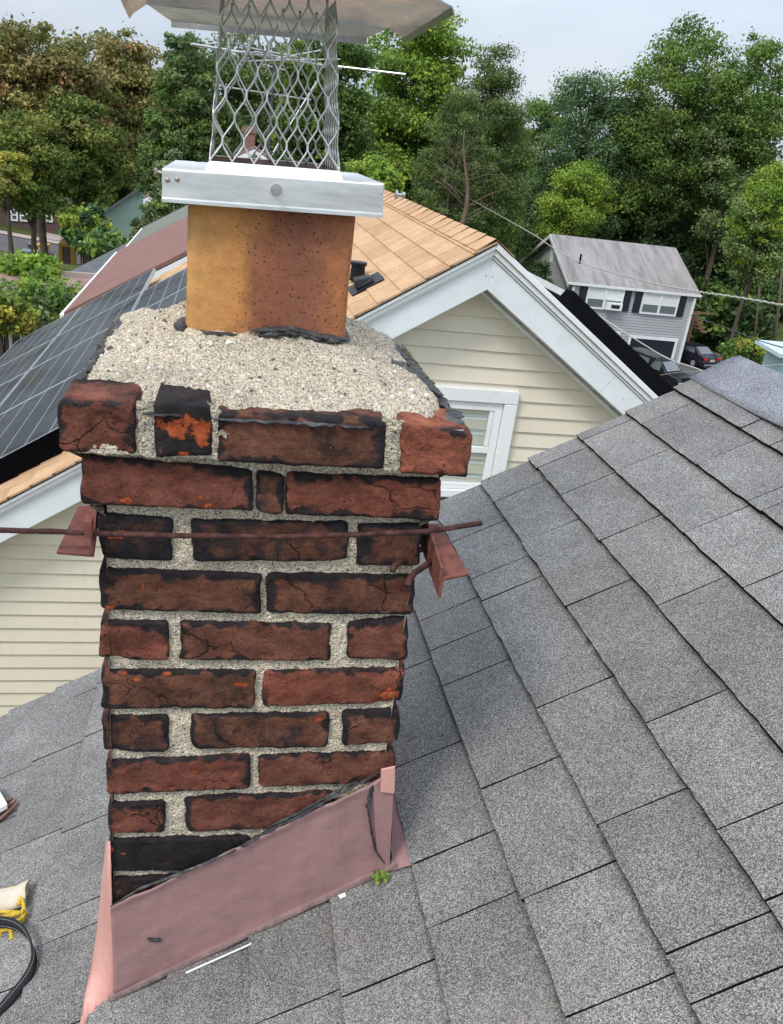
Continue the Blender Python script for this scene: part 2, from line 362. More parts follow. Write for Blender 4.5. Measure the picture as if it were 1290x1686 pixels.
def m_leaf():
    t = NT('foliage', .75, spec=.25)
    a = t.attr()
    c = t.mix(1., a, t.ramp(t.noise(2.2, 3), [(.3, .8), (.7, 1.22)]), 'MULTIPLY')
    t.i(t.b.inputs['Base Color'], c)
    tr = t.n('ShaderNodeBsdfTranslucent'); t.i(tr.inputs[0], c)
    ms = t.n('ShaderNodeMixShader', Fac=.28); o = [x for x in t.t.nodes if x.type == 'OUTPUT_MATERIAL'][0]
    t.i(ms.inputs[1], t.b.outputs[0]); t.i(ms.inputs[2], tr.outputs[0]); t.i(o.inputs[0], ms.outputs[0])
    return t.m
M['leaf'] = m_leaf()

# ================================================================== OUR ROOF
S = .603; Z0 = .107; AL = math.atan(S); UX, UZ = math.cos(AL), math.sin(AL)
PITCHX = .1265; X0 = .018                        # butt edges at x = X0 + i*PITCHX
RAKE = 1.075; XR = 1.33; RY0 = -2.6
def rp(x, y, wn=0.):                             # point on the near slope, wn above it
    return np.array([x - UZ*wn, y, Z0 + S*x + UX*wn])
house = empty('shingled_house', rp(0, 0), 'house under the camera with grey asphalt shingle roof around the brick chimney', 'house')
known = {9: [1.085, .734], 8: [.966, .675, .462, .411], 7: [1.03, .806, .458, .228], 6: [.818, .567, .287, -.063], 5: [.935, .697, .406, .033, -.20],
         4: [.841, .65, .552, .175, -.108, -.329, -.396], 3: [.468, .344, .056, -.169], 2: [.455, .192, -.026], 1: [.62, .30, .10, -.19], -3: [.986, .767, .452, .230, .170, -.02],
         -4: [.986, .767, .478, .111], -5: [.767, .60, .431], -2: [.86, .62, .33, .02]}
def courses(mb, gfun, i0, i1, kn, xoff, ylo, yhi, xmax=None, flip=False):
    for i in range(i0, i1+1):
        js = sorted(kn.get(i, []))
        lo = js[0] if js else random.uniform(0, .3); hi = js[-1] if js else lo
        while lo > ylo: lo -= random.choice([.12, .18, .22, .27, .33]); js.insert(0, lo)
        while hi < yhi-.06: hi += random.choice([.12, .18, .22, .27, .33]); js.append(hi)
        js = [ylo] + [j for j in js if ylo+.03 < j < yhi-.012] + [yhi]
        xa = xoff + i*PITCHX; xb = xa + PITCHX + .012
        if xmax and xb > xmax: xb = xmax
        for a, b in zip(js, js[1:]):
            g = .0014; ya, yb = a+(g if a > ylo else 0), b-(g if b < yhi else 0)
            nv = max(2, int((yb-ya)/.018)); th = .0102 + random.uniform(-.0006, .0016); skew = random.uniform(-.0012, .0012)
            top = []; bot = []; sd = random.uniform(0, 99)
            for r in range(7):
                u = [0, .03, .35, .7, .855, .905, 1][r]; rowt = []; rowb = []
                for k in range(nv+1):
                    y = ya + (yb-ya)*k/nv
                    jx = (noise.noise(Vector((y*22, sd, i*.7)))*.0022 + noise.noise(Vector((y*130, sd, 3)))*.0011 + skew) if r < 2 else 0
                    jy = (noise.noise(Vector((u*5, sd, k*.01)))*.0012) if k in (0, nv) else 0
                    x = xa + (xb-xa)*u + jx
                    lift = noise.noise(Vector((y*9, sd, 7)))*.0016*(1-u)
                    rowt.append(gfun(x, y+jy, .0008 + (th)*(1-u) + lift)); rowb.append(gfun(x, y+jy, -.002 + .0012*(1-u)))
                top.append(rowt); bot.append(rowb)
            vs = [p for r in top for p in r] + bot[0] + top[0]
            W = nv+1; fs = [(r*W+k, r*W+k+1, (r+1)*W+k+1, (r+1)*W+k) for r in range(6) for k in range(nv)]
            o5 = 7*W
            fs += [(o5+W+k, o5+k, o5+k+1, o5+W+k+1) for k in range(nv)]
            # end walls
            e0 = len(vs); vs += [bot[r][0] for r in range(7)] + [bot[r][nv] for r in range(7)] + [top[r][0] for r in range(7)] + [top[r][nv] for r in range(7)]
            fs += [(e0+14+r, e0+15+r, e0+r+1, e0+r) for r in range(6)] + [(e0+21+r, e0+7+r, e0+8+r, e0+22+r) for r in range(6)]
            mb.add(vs, fs, [(1, 1, 1, 1)]*(5*W)+[(max(.25, min(1, .62+.5*noise.noise(Vector((k*.9, sd, 1))))),)*3+(1,) for k in range(2*W)]+[(0, 0, 0, 1)]*(len(vs)-o5))  # dirt and contact shade painted on tab tops below the next butt
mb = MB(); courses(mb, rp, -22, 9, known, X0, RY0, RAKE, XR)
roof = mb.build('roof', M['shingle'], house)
# far slope
ZR = Z0+S*XR
def rp2(x, y, wn=0.): xx = x - XR; return np.array([x + UZ*wn, y, ZR - S*xx + UX*wn])
def rp2f(x, y, wn=0.): return rp2(2*XR - x, y, wn)
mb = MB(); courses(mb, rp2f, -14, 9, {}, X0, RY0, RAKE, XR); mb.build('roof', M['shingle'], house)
mb = MB()
XE = X0-22*PITCHX; XE2 = 2*XR-(X0-14*PITCHX)
mb.slab([rp(XE+.02, RY0, -.006), rp(XR, RY0, -.006), rp(XR, RAKE-.006, -.006), rp(XE+.02, RAKE-.006, -.006)], (0, 0, -.05))
mb.slab([rp2(XR, RY0, -.006), rp2(XE2-.02, RY0, -.006), rp2(XE2-.02, RAKE-.006, -.006), rp2(XR, RAKE-.006, -.006)], (0, 0, -.05))
mb.build('roof_deck', m_plain('tarred_roof_deck', (.02, .02, .022), .9), house)
mb = MB(); wx0, wx1 = XE+.3, XE2-.3
mb.slab([(wx0, RAKE-.3, -7), (wx1, RAKE-.3, -7), (wx1, RAKE-.3, rp2(wx1, 0)[2]-.07), (XR, RAKE-.3, ZR-.07), (wx0, RAKE-.3, rp(wx0, 0)[2]-.07)], (0, -.2, 0))
mb.build('wall', M['cream'], house)
# ridge cap pieces, each a folded shingle
def ridge_piece(y0, y1, half, lift, curl=0., mat=None):
    mb = MB(); n = 9; K = 12; vs = []
    for k in range(n+1):
        y = y0 + (y1-y0)*k/n; t = k/n
        for j in range(K+1):
            s_ = -1 + 2*j/K; a = abs(s_)*half
            w_ = lift*(1-.6*t) + .008 + curl*max(0, .35-t)*abs(s_) + nz3((s_*3, y*4, 1), 1.)*.004*(1-t)
            edge = 0
            jit = noise.noise(Vector((y*14, s_*2, 3)))*.004 if j in (0, K) else 0
            xx = XR - (a+jit)*UX if s_ <= 0 else XR + (a+jit)*UX
            rnd = .012*math.exp(-(a/.02)**2)
            p = rp(xx, y, w_) if s_ <= 0 else rp2(xx, y, w_)
            if j == K//2: p = np.array([XR, y, ZR + w_/UX*.9 - .004])
            vs.append(p + np.array([0, 0, -rnd*.3]))
    W = K+1; fs = [(k*W+j, k*W+j+1, (k+1)*W+j+1, (k+1)*W+j) for k in range(n) for j in range(K)]
    mb.add(vs, fs)
    o = mb.build('ridge_cap', M['ridge_shingle'], house, smooth=True)
    so = o.modifiers.new('s', 'SOLIDIFY'); so.thickness = .004; so.offset = -1
    return o
ridge_piece(.60, RAKE+.012, .150, .008, .02)
y = .66
while y > RY0: ridge_piece(y-.42, y, .150, .012, .01); y -= .32

# ================================================================== CHIMNEY
chim = empty('brick_chimney', (0, .22, 0.1), 'old soot-stained red brick chimney with pebbly mortar crown, clay flue and pink flashing', 'chimney')
YC1, YC2 = -.030, -.012
B = [  # course plane, TL, TR, BL, BR (measured on the photograph), soot, tone
 (YC1, (95, 660), (222, 668), (99, 743), (222, 749), .12, .62), (YC1, (253, 666), (346, 667), (257, 752), (349, 749), .80, .50), (YC1, (359, 683), (636, 696), (359, 760), (632, 773), .22, .42), (YC1, (662, 698), (778, 716), (662, 778), (770, 786), .02, .95),
 (YC2, (135, 752), (416, 778), (133, 831), (416, 842), .18, .66), (YC2, (424, 778), (468, 786), (422, 842), (467, 850), .38, .48), (YC2, (473, 782), (727, 792), (472, 847), (723, 857), .14, .72),
 (0, (160, 848), (284, 857), (169, 919), (281, 925), .74, .25), (0, (316, 859), (573, 863), (319, 925), (572, 925), .62, .38), (0, (590, 866), (694, 866), (590, 931), (690, 931), .55, .4),
 (0, (165, 938), (430, 949), (168, 1004), (428, 1012), .34, .42), (0, (440, 948), (683, 951), (440, 1011), (681, 1013), .38, .38),
 (0, (166, 1026), (277, 1027), (165, 1086), (277, 1089), .14, .70), (0, (298, 1027), (545, 1031), (298, 1088), (544, 1090), .22, .55), (0, (573, 1028), (673, 1019), (573, 1086), (671, 1088), .2, .6),
 (0, (168, 1106), (421, 1108), (168, 1168), (417, 1167), .40, .45), (0, (434, 1109), (666, 1103), (434, 1166), (661, 1158), .08, .76),
 (0, (169, 1183), (277, 1183), (171, 1238), (277, 1240), .48, .40), (0, (314, 1181), (543, 1177), (316, 1235), (541, 1231), .46, .42), (0, (567, 1174), (658, 1172), (565, 1229), (657, 1223), .34, .5),
 (0, (175, 1257), (412, 1247), (176, 1309), (410, 1300), .14, .70), (0, (427, 1248), (650, 1241), (429, 1298), (650, 1290), .20, .58),
 (0, (178, 1326), (271, 1323), (179, 1373), (271, 1372), .12, .66), (0, (305, 1317), (550, 1307), (309, 1372), (560, 1359), .18, .62),
 (0, (180, 1386), (412, 1381), (184, 1436), (408, 1434), .95, .1), (0, (425, 1380), (645, 1370), (425, 1432), (645, 1420), .4, .5),
 (0, (182, 1450), (296, 1446), (184, 1500), (292, 1497), .80, .35), (0, (320, 1446), (560, 1440), (320, 1495), (560, 1490), .4, .5), (0, (184, 1514), (420, 1510), (186, 1562), (420, 1558), .4, .5)]
chips = [(300, 690, 30, 20), (268, 684, 12, 14), (330, 690, 22, 18), (305, 735, 12, 10), (333, 712, 12, 10), (212, 817, 16, 9), (345, 826, 18, 6), (330, 815, 6, 7), (118, 705, 3, 5), (232, 965, 11, 10), (182, 1000, 12, 8), (398, 1127, 17, 8), (225, 1119, 9, 5), (275, 1111, 10, 5), (204, 1109, 8, 4),
         (640, 1143, 26, 14), (652, 1112, 12, 8), (525, 1184, 11, 8), (182, 1398, 7, 12), (203, 1405, 6, 5), (184, 1445, 8, 9), (320, 1270, 9, 6), (262, 1331, 5, 4), (190, 880, 18, 10), (190, 1512, 8, 6), (700, 1035, 0, 0)]
chip3 = [(onY(a, b, 0), rx/1395., ry/1250.) for a, b, rx, ry in chips]
def rbrick(mb, TL, TR, BL, BR, nrm, depth, soot, tone, res=.003, seed=0.):
    TL, TR, BL, BR = map(lambda a: np.array(a, float), (TL, TR, BL, BR)); nrm = np.array(nrm, float)
    _c = (TL+TR+BL+BR)/4; TL, TR, BL, BR = [_c+(q-_c)*1.0+np.sign(q-_c)*(.0011 if depth > .085 else 0)*np.array([abs(nrm[1]), abs(nrm[0]), 1]) for q in (TL, TR, BL, BR)]
    hx = np.linalg.norm(TR-TL)/2; hy = np.linalg.norm(TL-BL)/2; nu = max(10, int(2*hx/res)); nv = max(8, int(2*hy/res))
    rc = min(random.uniform(.0035, .009), hy*.6); re = random.uniform(.0025, .0042); es = [random.uniform(.35, 1.5) for _ in range(4)]
    vs = []; cs = []; cf = tone
    ex = (TR-TL)/(2*hx); ez = (TL-BL)/(2*hy)
    for j in range(nv+1):
        for i in range(nu+1):
            a, b = i/nu, j/nv
            lx, ly = (2*a-1)*hx, (2*b-1)*hy
            dx, dy = abs(lx)-(hx-rc), abs(ly)-(hy-rc)
            if dx > 0 and dy > 0:
                mlen = max(dx, dy)/math.hypot(dx, dy); lx = math.copysign(hx-rc+dx*mlen, lx); ly = math.copysign(hy-rc+dy*mlen, ly)
                d = rc - math.hypot(abs(lx)-(hx-rc), abs(ly)-(hy-rc))
            else: d = min(hx-abs(lx), hy-abs(ly))
            a2, b2 = (lx/hx+1)/2, (ly/hy+1)/2
            p = (BL*(1-a2)+BR*a2)*(1-b2) + (TL*(1-a2)+TR*a2)*b2
            n1 = nz3(p, 26, seed); n2 = nz3(p, 70, seed+5); n3 = nz3(p, 190, seed+9)
            edge = sstep(.028, 0., d)
            p = p + ex*edge*(nz3(p, 45, seed+3)*.0028) + ez*edge*(nz3(p, 38, seed+13)*.0018+nz3(p, 150, seed+17)*.0008)
            t = max(0, 1-d/re); back = re*(1-math.sqrt(max(0, 1-t*t)))
            chv = 0
            for c3, rx, rz in chip3:
                if rx > 0:
                    q = ((p-c3)@ex/rx)**2 + ((p[2]-c3[2])/rz)**2
                    if q < 4 and abs((p-c3)@nrm) < .06: chv = max(chv, .85-.5*q)
            out = -back + n1*.0011 + n2*.0009 + n3*.0006 - max(0, nz3(p, 16, seed+20)-.3)*.009*(.4+edge) - max(0, nz3(p, 55, seed+41)-.25)*.006*edge
            vs.append(p + nrm*out); ew = es[0] if hy-ly <= min(hx-abs(lx), hy+ly) else es[1] if hy+ly <= hx-abs(lx) else es[2] if lx < 0 else es[3]
            ew = ew*(.75+1.1*nz3(p, 20, seed+51)); cs.append((sstep(.016*max(.15, ew), .0, d+n2*.008), soot, max(0, chv), cf))
    W = nu+1; fs = [(j*W+i, j*W+i+1, (j+1)*W+i+1, (j+1)*W+i) for j in range(nv) for i in range(nu)]
    ring = [i for i in range(W)] + [j*W+nu for j in range(1, nv+1)] + [nv*W+i for i in range(nu-1, -1, -1)] + [j*W for j in range(nv-1, 0, -1)]
    o = len(vs); n = len(ring); ns = 4
    for s_ in range(1, ns+1):
        for r in ring:
            p = vs[r] - nrm*(depth*s_/ns); q = nz3(p, 30, seed+31)*.0022
            vs.append(p + np.array([q*abs(ex[0]), q*abs(ex[1]), q])); c = cs[r]; cs.append((.35 if s_ < ns else .8, c[1], c[2]*.5 if s_ < 2 else 0, c[3]))
    prev = ring
    for s_ in range(ns):
        cur = list(range(o+s_*n, o+(s_+1)*n))
        fs += [(prev[k], cur[k], cur[(k+1) % n], prev[(k+1) % n]) for k in range(n)]; prev = cur
    fs.append(tuple(prev))
    mb.add(vs, fs, cs)
mb = MB(); rows = {}
for k, (yp, TL, TR, BL, BR, soot, tone) in enumerate(B):
    a, b, c, d = onY(*TL, yp), onY(*TR, yp), onY(*BL, yp), onY(*BR, yp)
    rbrick(mb, a, b, c, d, (0, -1, 0), .088, soot, tone, .0028, seed=k*3.3)
    rows.setdefault(k if False else round((a[2]+c[2])/2/.035), []).append((a, b, c, d, yp))
# courses for the other three faces
crs = [(YC1, .95, 1.003), (YC2, .882, .938), (0, .812, .868), (0, .735, .796), (0, .657, .715), (0, .577, .638), (0, .501, .560), (0, .424, .483), (0, .350, .405), (0, .270, .330), (0, .190, .253), (0, .115, .175), (0, .04, .1), (0, -.035, .025), (0, -.11, -.05)]
YB = .455
for ci, (yp, za, zb) in enumerate(crs):
    o = {YC1: .043, YC2: .019}.get(yp, 0)
    xl, xr, yb = -.205-o, .208+o, YB+o*.7
    for side in (0, 1):
        x = xl if side == 0 else xr; nx = -1 if side == 0 else 1
        ys = [.088+yp, .29, yb-.092] if ci % 2 else [.088+yp, .18, yb-.092]
        for ya, yb2 in zip(ys, ys[1:]):
            if nx > 0: q = [(x, ya+.008, zb), (x, yb2-.004, zb), (x, ya+.008, za), (x, yb2-.004, za)]
            else: q = [(x, yb2-.004, zb), (x, ya+.008, zb), (x, yb2-.004, za), (x, ya+.008, za)]
            rbrick(mb, *q, (nx, 0, 0), .08, random.uniform(.1, .5), random.uniform(.3, .8), .009, seed=random.uniform(0, 90))
    xs = [xr, .0, xl] if ci % 2 else [xr, .1, -.1, xl]
    for xa, xb in zip(xs, xs[1:]):
        rbrick(mb, (xa-.004, yb, zb), (xb+.004, yb, zb), (xa-.004, yb, za), (xb+.004, yb, za), (0, 1, 0), .088, random.uniform(.1, .5), random.uniform(.3, .8), .009, seed=random.uniform(0, 90))
mb.build('brickwork', M['brick'], chim, smooth=True)
# joint mortar: a rough recessed skin around the shaft
mb = MB()
def skin(x0, x1, z0, z1, f, res):
    nu, nv = int((x1-x0)/res), int((z1-z0)/res); vs = []; cs = []
    for j in range(nv+1):
        for i in range(nu+1):
            u, z = x0+(x1-x0)*i/nu, z0+(z1-z0)*j/nv; vs.append(f(u, z)); cs.append((1, 1, 1, 1))
    W = nu+1; mb.add(vs, [(j*W+i, j*W+i+1, (j+1)*W+i+1, (j+1)*W+i) for j in range(nv) for i in range(nu)], cs)
def prof(z):
    return YC2+.004 if .886 < z <= .960 else (YC1 if z > .960 else 0.002)
def ff(u, z):
    y = prof(z) + .0058; s_ = 1 + (.015 if y < 0 else 0)/.21 + (.018/.21 if y < -.015 else 0)
    p = (u*s_, y, z); w_ = nz3(p, 60)*.0022 + nz3(p, 170, 4)*.0016 + nz3(p, 420, 9)*.0012 + nz3(p, 14, 7)*.002
    return (u*s_+nz3(p, 80, 2)*.0015*(abs(u) > .19), y+w_, z)
skin(-.198, .204, -.12, 1.018, ff, .0028)
for sx in (-1, 1):
    skin(.0, YB, -.12, 1.015, (lambda u, z, sx=sx: (sx*(.199+.003*(sx > 0)+(.043 if z > .944 else .019 if z > .878 else 0)) + nz3((u, z, 0), 90)*.002, u, z)), .012)
skin(-.198, .204, -.12, 1.015, (lambda u, z: (u, YB-.006+(.03 if z > .944 else .013 if z > .878 else 0)+nz3((u, z, 5), 90)*.002, z)), .012)
mb.build('joint_mortar', M['mortar'], chim, smooth=True)

# mortar crown: a rough weathered wash rising to the flue
FX0, FX1, FY0, FY1 = -.116, .107, .195, .415
FC = ((FX0+FX1)/2, (FY0+FY1)/2)
cl = [onZ(*p, 1.02) for p in ((136, 632), (180, 640), (228, 664), (262, 668), (300, 668), (352, 676), (365, 684), (440, 684), (520, 688), (600, 694), (650, 697), (690, 693), (722, 690), (738, 672), (728, 655), (708, 632), (688, 600), (664, 572))]
outl = [(p[0], p[1]) for p in cl] + [(.236, .40), (.232, .482), (.1, .488), (-.05, .486), (-.19, .485), (-.240, .475), (-.243, .35), (-.245, .22), (-.247, .12)]
oa = np.array(outl)
def sdist(x, y):
    a = oa; b = np.roll(oa, -1, 0); p = np.array([x, y]); ab = b-a; t = np.clip(((p-a)*ab).sum(1)/(ab*ab).sum(1), 0, 1)
    d = np.sqrt(((a+ab*t[:, None]-p)**2).sum(1)).min()
    ins = False
    for (x1, y1), (x2, y2) in zip(a, b):
        if (y1 > y) != (y2 > y) and x < (x2-x1)*(y-y1)/(y2-y1)+x1: ins = not ins
    return d if ins else -d
mb = MB(); res = .0032; gx = np.arange(-.27, .27, res); gy = np.arange(-.06, .51, res); idx = {}; vs = []; cs = []
def crown_h(x, y, d):
    dx = max(FX0-x, 0, x-FX1); dy = max(FY0-y, 0, y-FY1); df = math.hypot(dx, dy)
    h = 1.008 + .052*(d/(d+df+1e-6)) + .010*sstep(0, .03, d)
    h += nz3((x, y, 0), 11, 3)*.010 + nz3((x, y, 0), 38, 5)*.0045 + nz3((x, y, 0), 110, 8)*.0032 + nz3((x, y, 0), 240, 2)*.0022
    return h
for i, x in enumerate(gx):
    for j, y in enumerate(gy):
        d = sdist(x, y) + nz3((x, y, 3), 55)*.005
        if d > -.004:
            h = crown_h(x, y, max(0, d)); h -= max(0, .009-d)*1.6
            idx[i, j] = len(vs); vs.append((x, y, h))
            soil = sstep(0, .022, d + nz3((x, y, 9), 40)*.014); cs.append((.15+.85*soil, 1, 1, 1))
fs = [(idx[i, j], idx[i+1, j], idx[i+1, j+1], idx[i, j+1]) for i in range(len(gx)) for j in range(len(gy)) if (i, j) in idx and (i+1, j) in idx and (i+1, j+1) in idx and (i, j+1) in idx]
mb.add(vs, fs, cs)
# filling under the crown and wedges of mortar squeezed down between the top bricks
mb.box((-.225, -.018, .96), (.232, .47, 1.006), (.5, 1, 1, 1))
def plug(TL, TR, BL, BR, yp):
    a, b, c, d = onY(*TL, yp), onY(*TR, yp), onY(*BL, yp), onY(*BR, yp); n, k = 12, 24; vs = []
    for j in range(k+1):
        for i in range(n+1):
            u, v = i/n, j/k; p = (c*(1-u)+d*u)*(1-v)+(a*(1-u)+b*u)*v
            bow = .004 - .010*(2*u-1)**2
            vs.append((p[0]+nz3(p, 60, 1)*.003, p[1]+.004-bow*.3+nz3(p, 90, 2)*.0025+nz3(p, 250, 2)*.0015, p[2]))
    W = n+1; mb.add(vs, [(j*W+i, j*W+i+1, (j+1)*W+i+1, (j+1)*W+i) for j in range(k) for i in range(n)], (.82, 1, 1, 1))
plug((224, 662), (256, 662), (224, 750), (258, 756), YC1); plug((342, 662), (364, 678), (346, 752), (364, 762), YC1); plug((632, 690), (666, 694), (630, 776), (664, 782), YC1)
mb.build('mortar_crown', M['crown'], chim, smooth=True)
mb = MB()                                          # pebbles bedded in the crown
for _ in range(900):
    x, y = random.uniform(-.23, .24), random.uniform(-.02, .46); d = sdist(x, y)
    if d < .012 or (FX0-.004 < x < FX1+.004 and FY0-.004 < y < FY1+.004): continue
    z = crown_h(x, y, d); r = random.choice([.0012, .0016, .0020, .0026, .0034 if random.random() < .3 else .002])
    if random.random() < .012: r = .0055
    g = random.uniform(.75, 1.25); ph = random.uniform(0, 3); K = 6; vs = []
    for rr, zz in ((1, -.3), (.95, .3), (.5, .75)):
        for q in range(K):
            a = ph+q*2*math.pi/K; e = rr*r*random.uniform(.8, 1.2); vs.append((x+math.cos(a)*e*g, y+math.sin(a)*e, z+zz*r))
    vs.append((x, y, z+.85*r)); fs = [(l*K+q, l*K+(q+1) % K, (l+1)*K+(q+1) % K, (l+1)*K+q) for l in range(2) for q in range(K)] + [(2*K+q, 2*K+(q+1) % K, 3*K) for q in range(K)]
    t = random.choice([(.66, .60, .50), (.74, .71, .64), (.56, .46, .32), (.40, .36, .31), (.62, .58, .51), (.12, .10, .08)])
    mb.add(vs, fs, (*t, 1))
t = NT('crown_pebbles', .8); t.fin(t.mix(1., t.attr(), t.ramp(t.noise(400, 3), [(.3, .8), (.7, 1.15)]), 'MULTIPLY'))
tag(mb.build('crown_pebbles', t.m, chim, smooth=True), kind='stuff')
# clay flue
mb = MB(); r = .014; pts = []
def rr_loop(x0, x1, y0, y1, r, n=6):
    o = []
    for cx, cy, a0 in ((x1-r, y0+r, -90), (x1-r, y1-r, 0), (x0+r, y1-r, 90), (x0+r, y0+r, 180)):
        for k in range(n+1): a = math.radians(a0+90*k/n); o.append((cx+r*math.cos(a), cy+r*math.sin(a)))
    return o
lo = rr_loop(FX0, FX1, FY0, FY1, r); li = rr_loop(FX0+.018, FX1-.018, FY0+.018, FY1-.018, .012)
zs = [1.02, 1.05, 1.08, 1.12, 1.16, 1.20, 1.245, 1.262]; n = len(lo); vs = []
for z in zs: vs += [(x+nz3((x, y, z), 9)*.002, y+nz3((x, y, z), 12, 4)*.002, z) for x, y in lo]
vs += [(x, y, 1.262) for x, y in li] + [(x, y, 1.02) for x, y in li]
K = len(zs)+2; mb.add(vs, [(k*n+i, k*n+(i+1) % n, (k+1)*n+(i+1) % n, (k+1)*n+i) for k in range(K-1) for i in range(n)])
mb.build('flue_liner', M['flue'], chim, smooth=True)
# roofing tar smeared round the crown and the foot of the flue
mb = MB()
TH = .34
def smear(pts, wd, ht, seed=0., n=60, wv=.5):
    pts = [V(p) for p in pts]; seg = [0]
    for a, b in zip(pts, pts[1:]): seg.append(seg[-1]+(b-a).length)
    vs = []; K = 8
    for k in range(n+1):
        s_ = seg[-1]*k/n; i = max(j for j in range(len(seg)-1) if seg[j] <= s_+1e-9); t = (s_-seg[i])/max(1e-9, seg[i+1]-seg[i])
        p = pts[i].lerp(pts[i+1], min(1, t)); d = (pts[i+1]-pts[i]).normalized(); sd = d.cross(Vector((0, 0, 1)))
        if sd.length < .1: sd = Vector((1, 0, 0))
        sd.normalize(); up = sd.cross(d).normalized(); f = min(1, 5*k/n, 5*(n-k)/n)**.5
        ww = wd*(1+wv*noise.noise(Vector((s_*70, seed, 0)))*1.9)*f+.0006; hh = ht*TH*(1+1.1*noise.noise(Vector((s_*85, seed, 5))))*f+.0005
        for j in range(K):
            a = 2*math.pi*j/K; q = noise.noise(Vector((s_*110, math.cos(a)*1.1, seed+math.sin(a))))*.5
            vs.append(p + sd*math.cos(a)*ww*(1+q) + up*math.sin(a)*hh*(1+q))
    mb.add(vs, [(k*K+j, k*K+(j+1) % K, (k+1)*K+(j+1) % K, (k+1)*K+j) for k in range(n) for j in range(K)] + [tuple(range(K)), tuple(range(n*K, n*K+K))[::-1]])
def zc(x, y): return crown_h(x, y, max(0, sdist(x, y)))
zt = 1.017
smear([(-.246, -.005, 1.016), (-.243, .06, 1.014), (-.240, .12, 1.014), (-.232, .22, 1.018), (-.228, .35, 1.020), (-.226, .45, 1.02), (-.19, .492, 1.02)], .0055, .0065, 1, n=130, wv=.9)
smear([(.245, .0, 1.012), (.238, .07, 1.014), (.232, .14, 1.02), (.228, .22, 1.022), (.22, .32, 1.024), (.212, .42, 1.022), (.20, .48, 1.022)], .0070, .006, 2, n=130, wv=.9)
smear([(.17, -.012, 1.015), (.20, .0, 1.014), (.232, .018, 1.016), (.243, .06, 1.018)], .013, .005, 3)
smear([(.16, .30, 1.036), (.19, .24, 1.033), (.215, .17, 1.03), (.236, .1, 1.024)], .008, .004, 4, wv=.9)
smear([(.205, .19, 1.032), (.165, .17, 1.036), (.145, .12, 1.034)], .006, .004, 5, wv=.9)
smear([(.145, .125, 1.034), (.14, .105, 1.033)], .009, .006, 6, n=14)
smear([(-.246, -.012, 1.018), (-.215, -.002, 1.019), (-.18, -.012, 1.016), (-.165, -.02, 1.014)], .014, .005, 7)
smear([(-.155, -.024, 1.016), (-.105, -.028, 1.016)], .006, .004, 17, n=20)
smear([(-.075, -.026, 1.014), (.0, -.027, 1.016), (.07, -.027, 1.016), (.13, -.025, 1.015)], .008, .005, 8)
smear([(FX0+.012, FY0-.002, zc(FX0, FY0-.01)), (-.08, FY0-.004, zc(-.08, FY0-.01)+.0), (-.045, FY0-.003, zc(-.04, FY0-.01))], .006, .005, 9)
for q in range(2): smear([(-.028+q*.01, FY0-.006-.004*q, zc(-.02, FY0-.012)+.010-q*.005), (.03, FY0-.009-.004*q, zc(.03, FY0-.012)+.008-q*.004), (.07, FY0-.008-.004*q, zc(.07, FY0-.012)+.009-q*.004), (FX1+.002, FY0-.004, zc(FX1, FY0-.012)+.009-q*.003)], .009, .010, 10+q, wv=.8)
smear([(FX0-.004, FY0-.012, zc(FX0, FY0-.01)+.002), (FX0-.006, FY0+.01, zc(FX0-.01, FY0)+.004), (FX0-.004, FY0+.08, zc(FX0-.01, FY0+.05)+.004)], .007, .010, 14, n=24)
smear([(FX1+.003, FY0, zc(FX1+.01, FY0)+.004), (FX1+.004, FY0+.12, zc(FX1+.01, FY0+.1)+.004)], .006, .006, 15, n=24)
mb.build('tar_sealant', M['tar'], chim, smooth=True)
mb = MB()                                          # moss on the crown edge
for cx, cy in ((.075, -.006), (.085, -.004), (.095, -.008), (.062, -.006)):
    for _ in range(40):
        x, y = cx+random.gauss(0, .006), cy+random.gauss(0, .004); z = 1.018; r = .0016
        mb.add([(x-r, y, z), (x+r, y-r, z), (x, y+r, z), (x, y, z+r*1.6)], [(0, 1, 3), (1, 2, 3), (2, 0, 3)], (.11, .10, .02, 1))
mb.build('moss', M['leaf'], chim)

# ---------------- flashing
YA = -.010
def poly_sheet(name, pts, yfun, mat, th, parent=chim, res=.006, rim=.006):
    """outline on the chimney face filled with a slightly rippled sheet; pts in (x, z)"""
    P = np.array(pts); a = P; b = np.roll(P, -1, 0); mb = MB(); x0, z0 = P.min(0); x1, z1 = P.max(0)
    def clampx(z):
        xs = []
        for (xa, za), (xb, zb) in zip(a, b):
            if (za > z) != (zb > z): xs.append(xa+(xb-xa)*(z-za)/(zb-za))
        return (min(xs), max(xs)) if xs else None
    return P
t_l, t_r, b_l, b_r = onY(182, 1492, YA), onY(646, 1272, YA), onY(189, 1640, YA), onY(640, 1448, YA)
mb = MB(); nu, nv = 90, 34; vs = []; cs = []
for j in range(nv+1):
    for i in range(nu+1):
        u, v = i/nu, j/nv
        top = t_l*(1-u)+t_r*u; bot = b_l*(1-u)+b_r*u
        top = top + np.array([0, 0, noise.noise(Vector((u*9, 1, 0)))*.006 + noise.noise(Vector((u*31, 1, 0)))*.002])
        p = bot*(1-v)+top*v; q = .0022*noise.noise(Vector((u*5, v*3, 2))) + .001*noise.noise(Vector((u*14, v*9, 2)))
        lip = -.004*sstep(.9, 1, v)
        vs.append(p+np.array([0, q+lip, 0])); dd = min(v*.14, (1-v)*.14)
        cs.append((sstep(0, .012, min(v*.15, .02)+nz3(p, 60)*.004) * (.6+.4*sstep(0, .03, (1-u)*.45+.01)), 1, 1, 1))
W = nu+1; mb.add(vs, [(j*W+i, j*W+i+1, (j+1)*W+i+1, (j+1)*W+i) for j in range(nv) for i in range(nu)], cs)
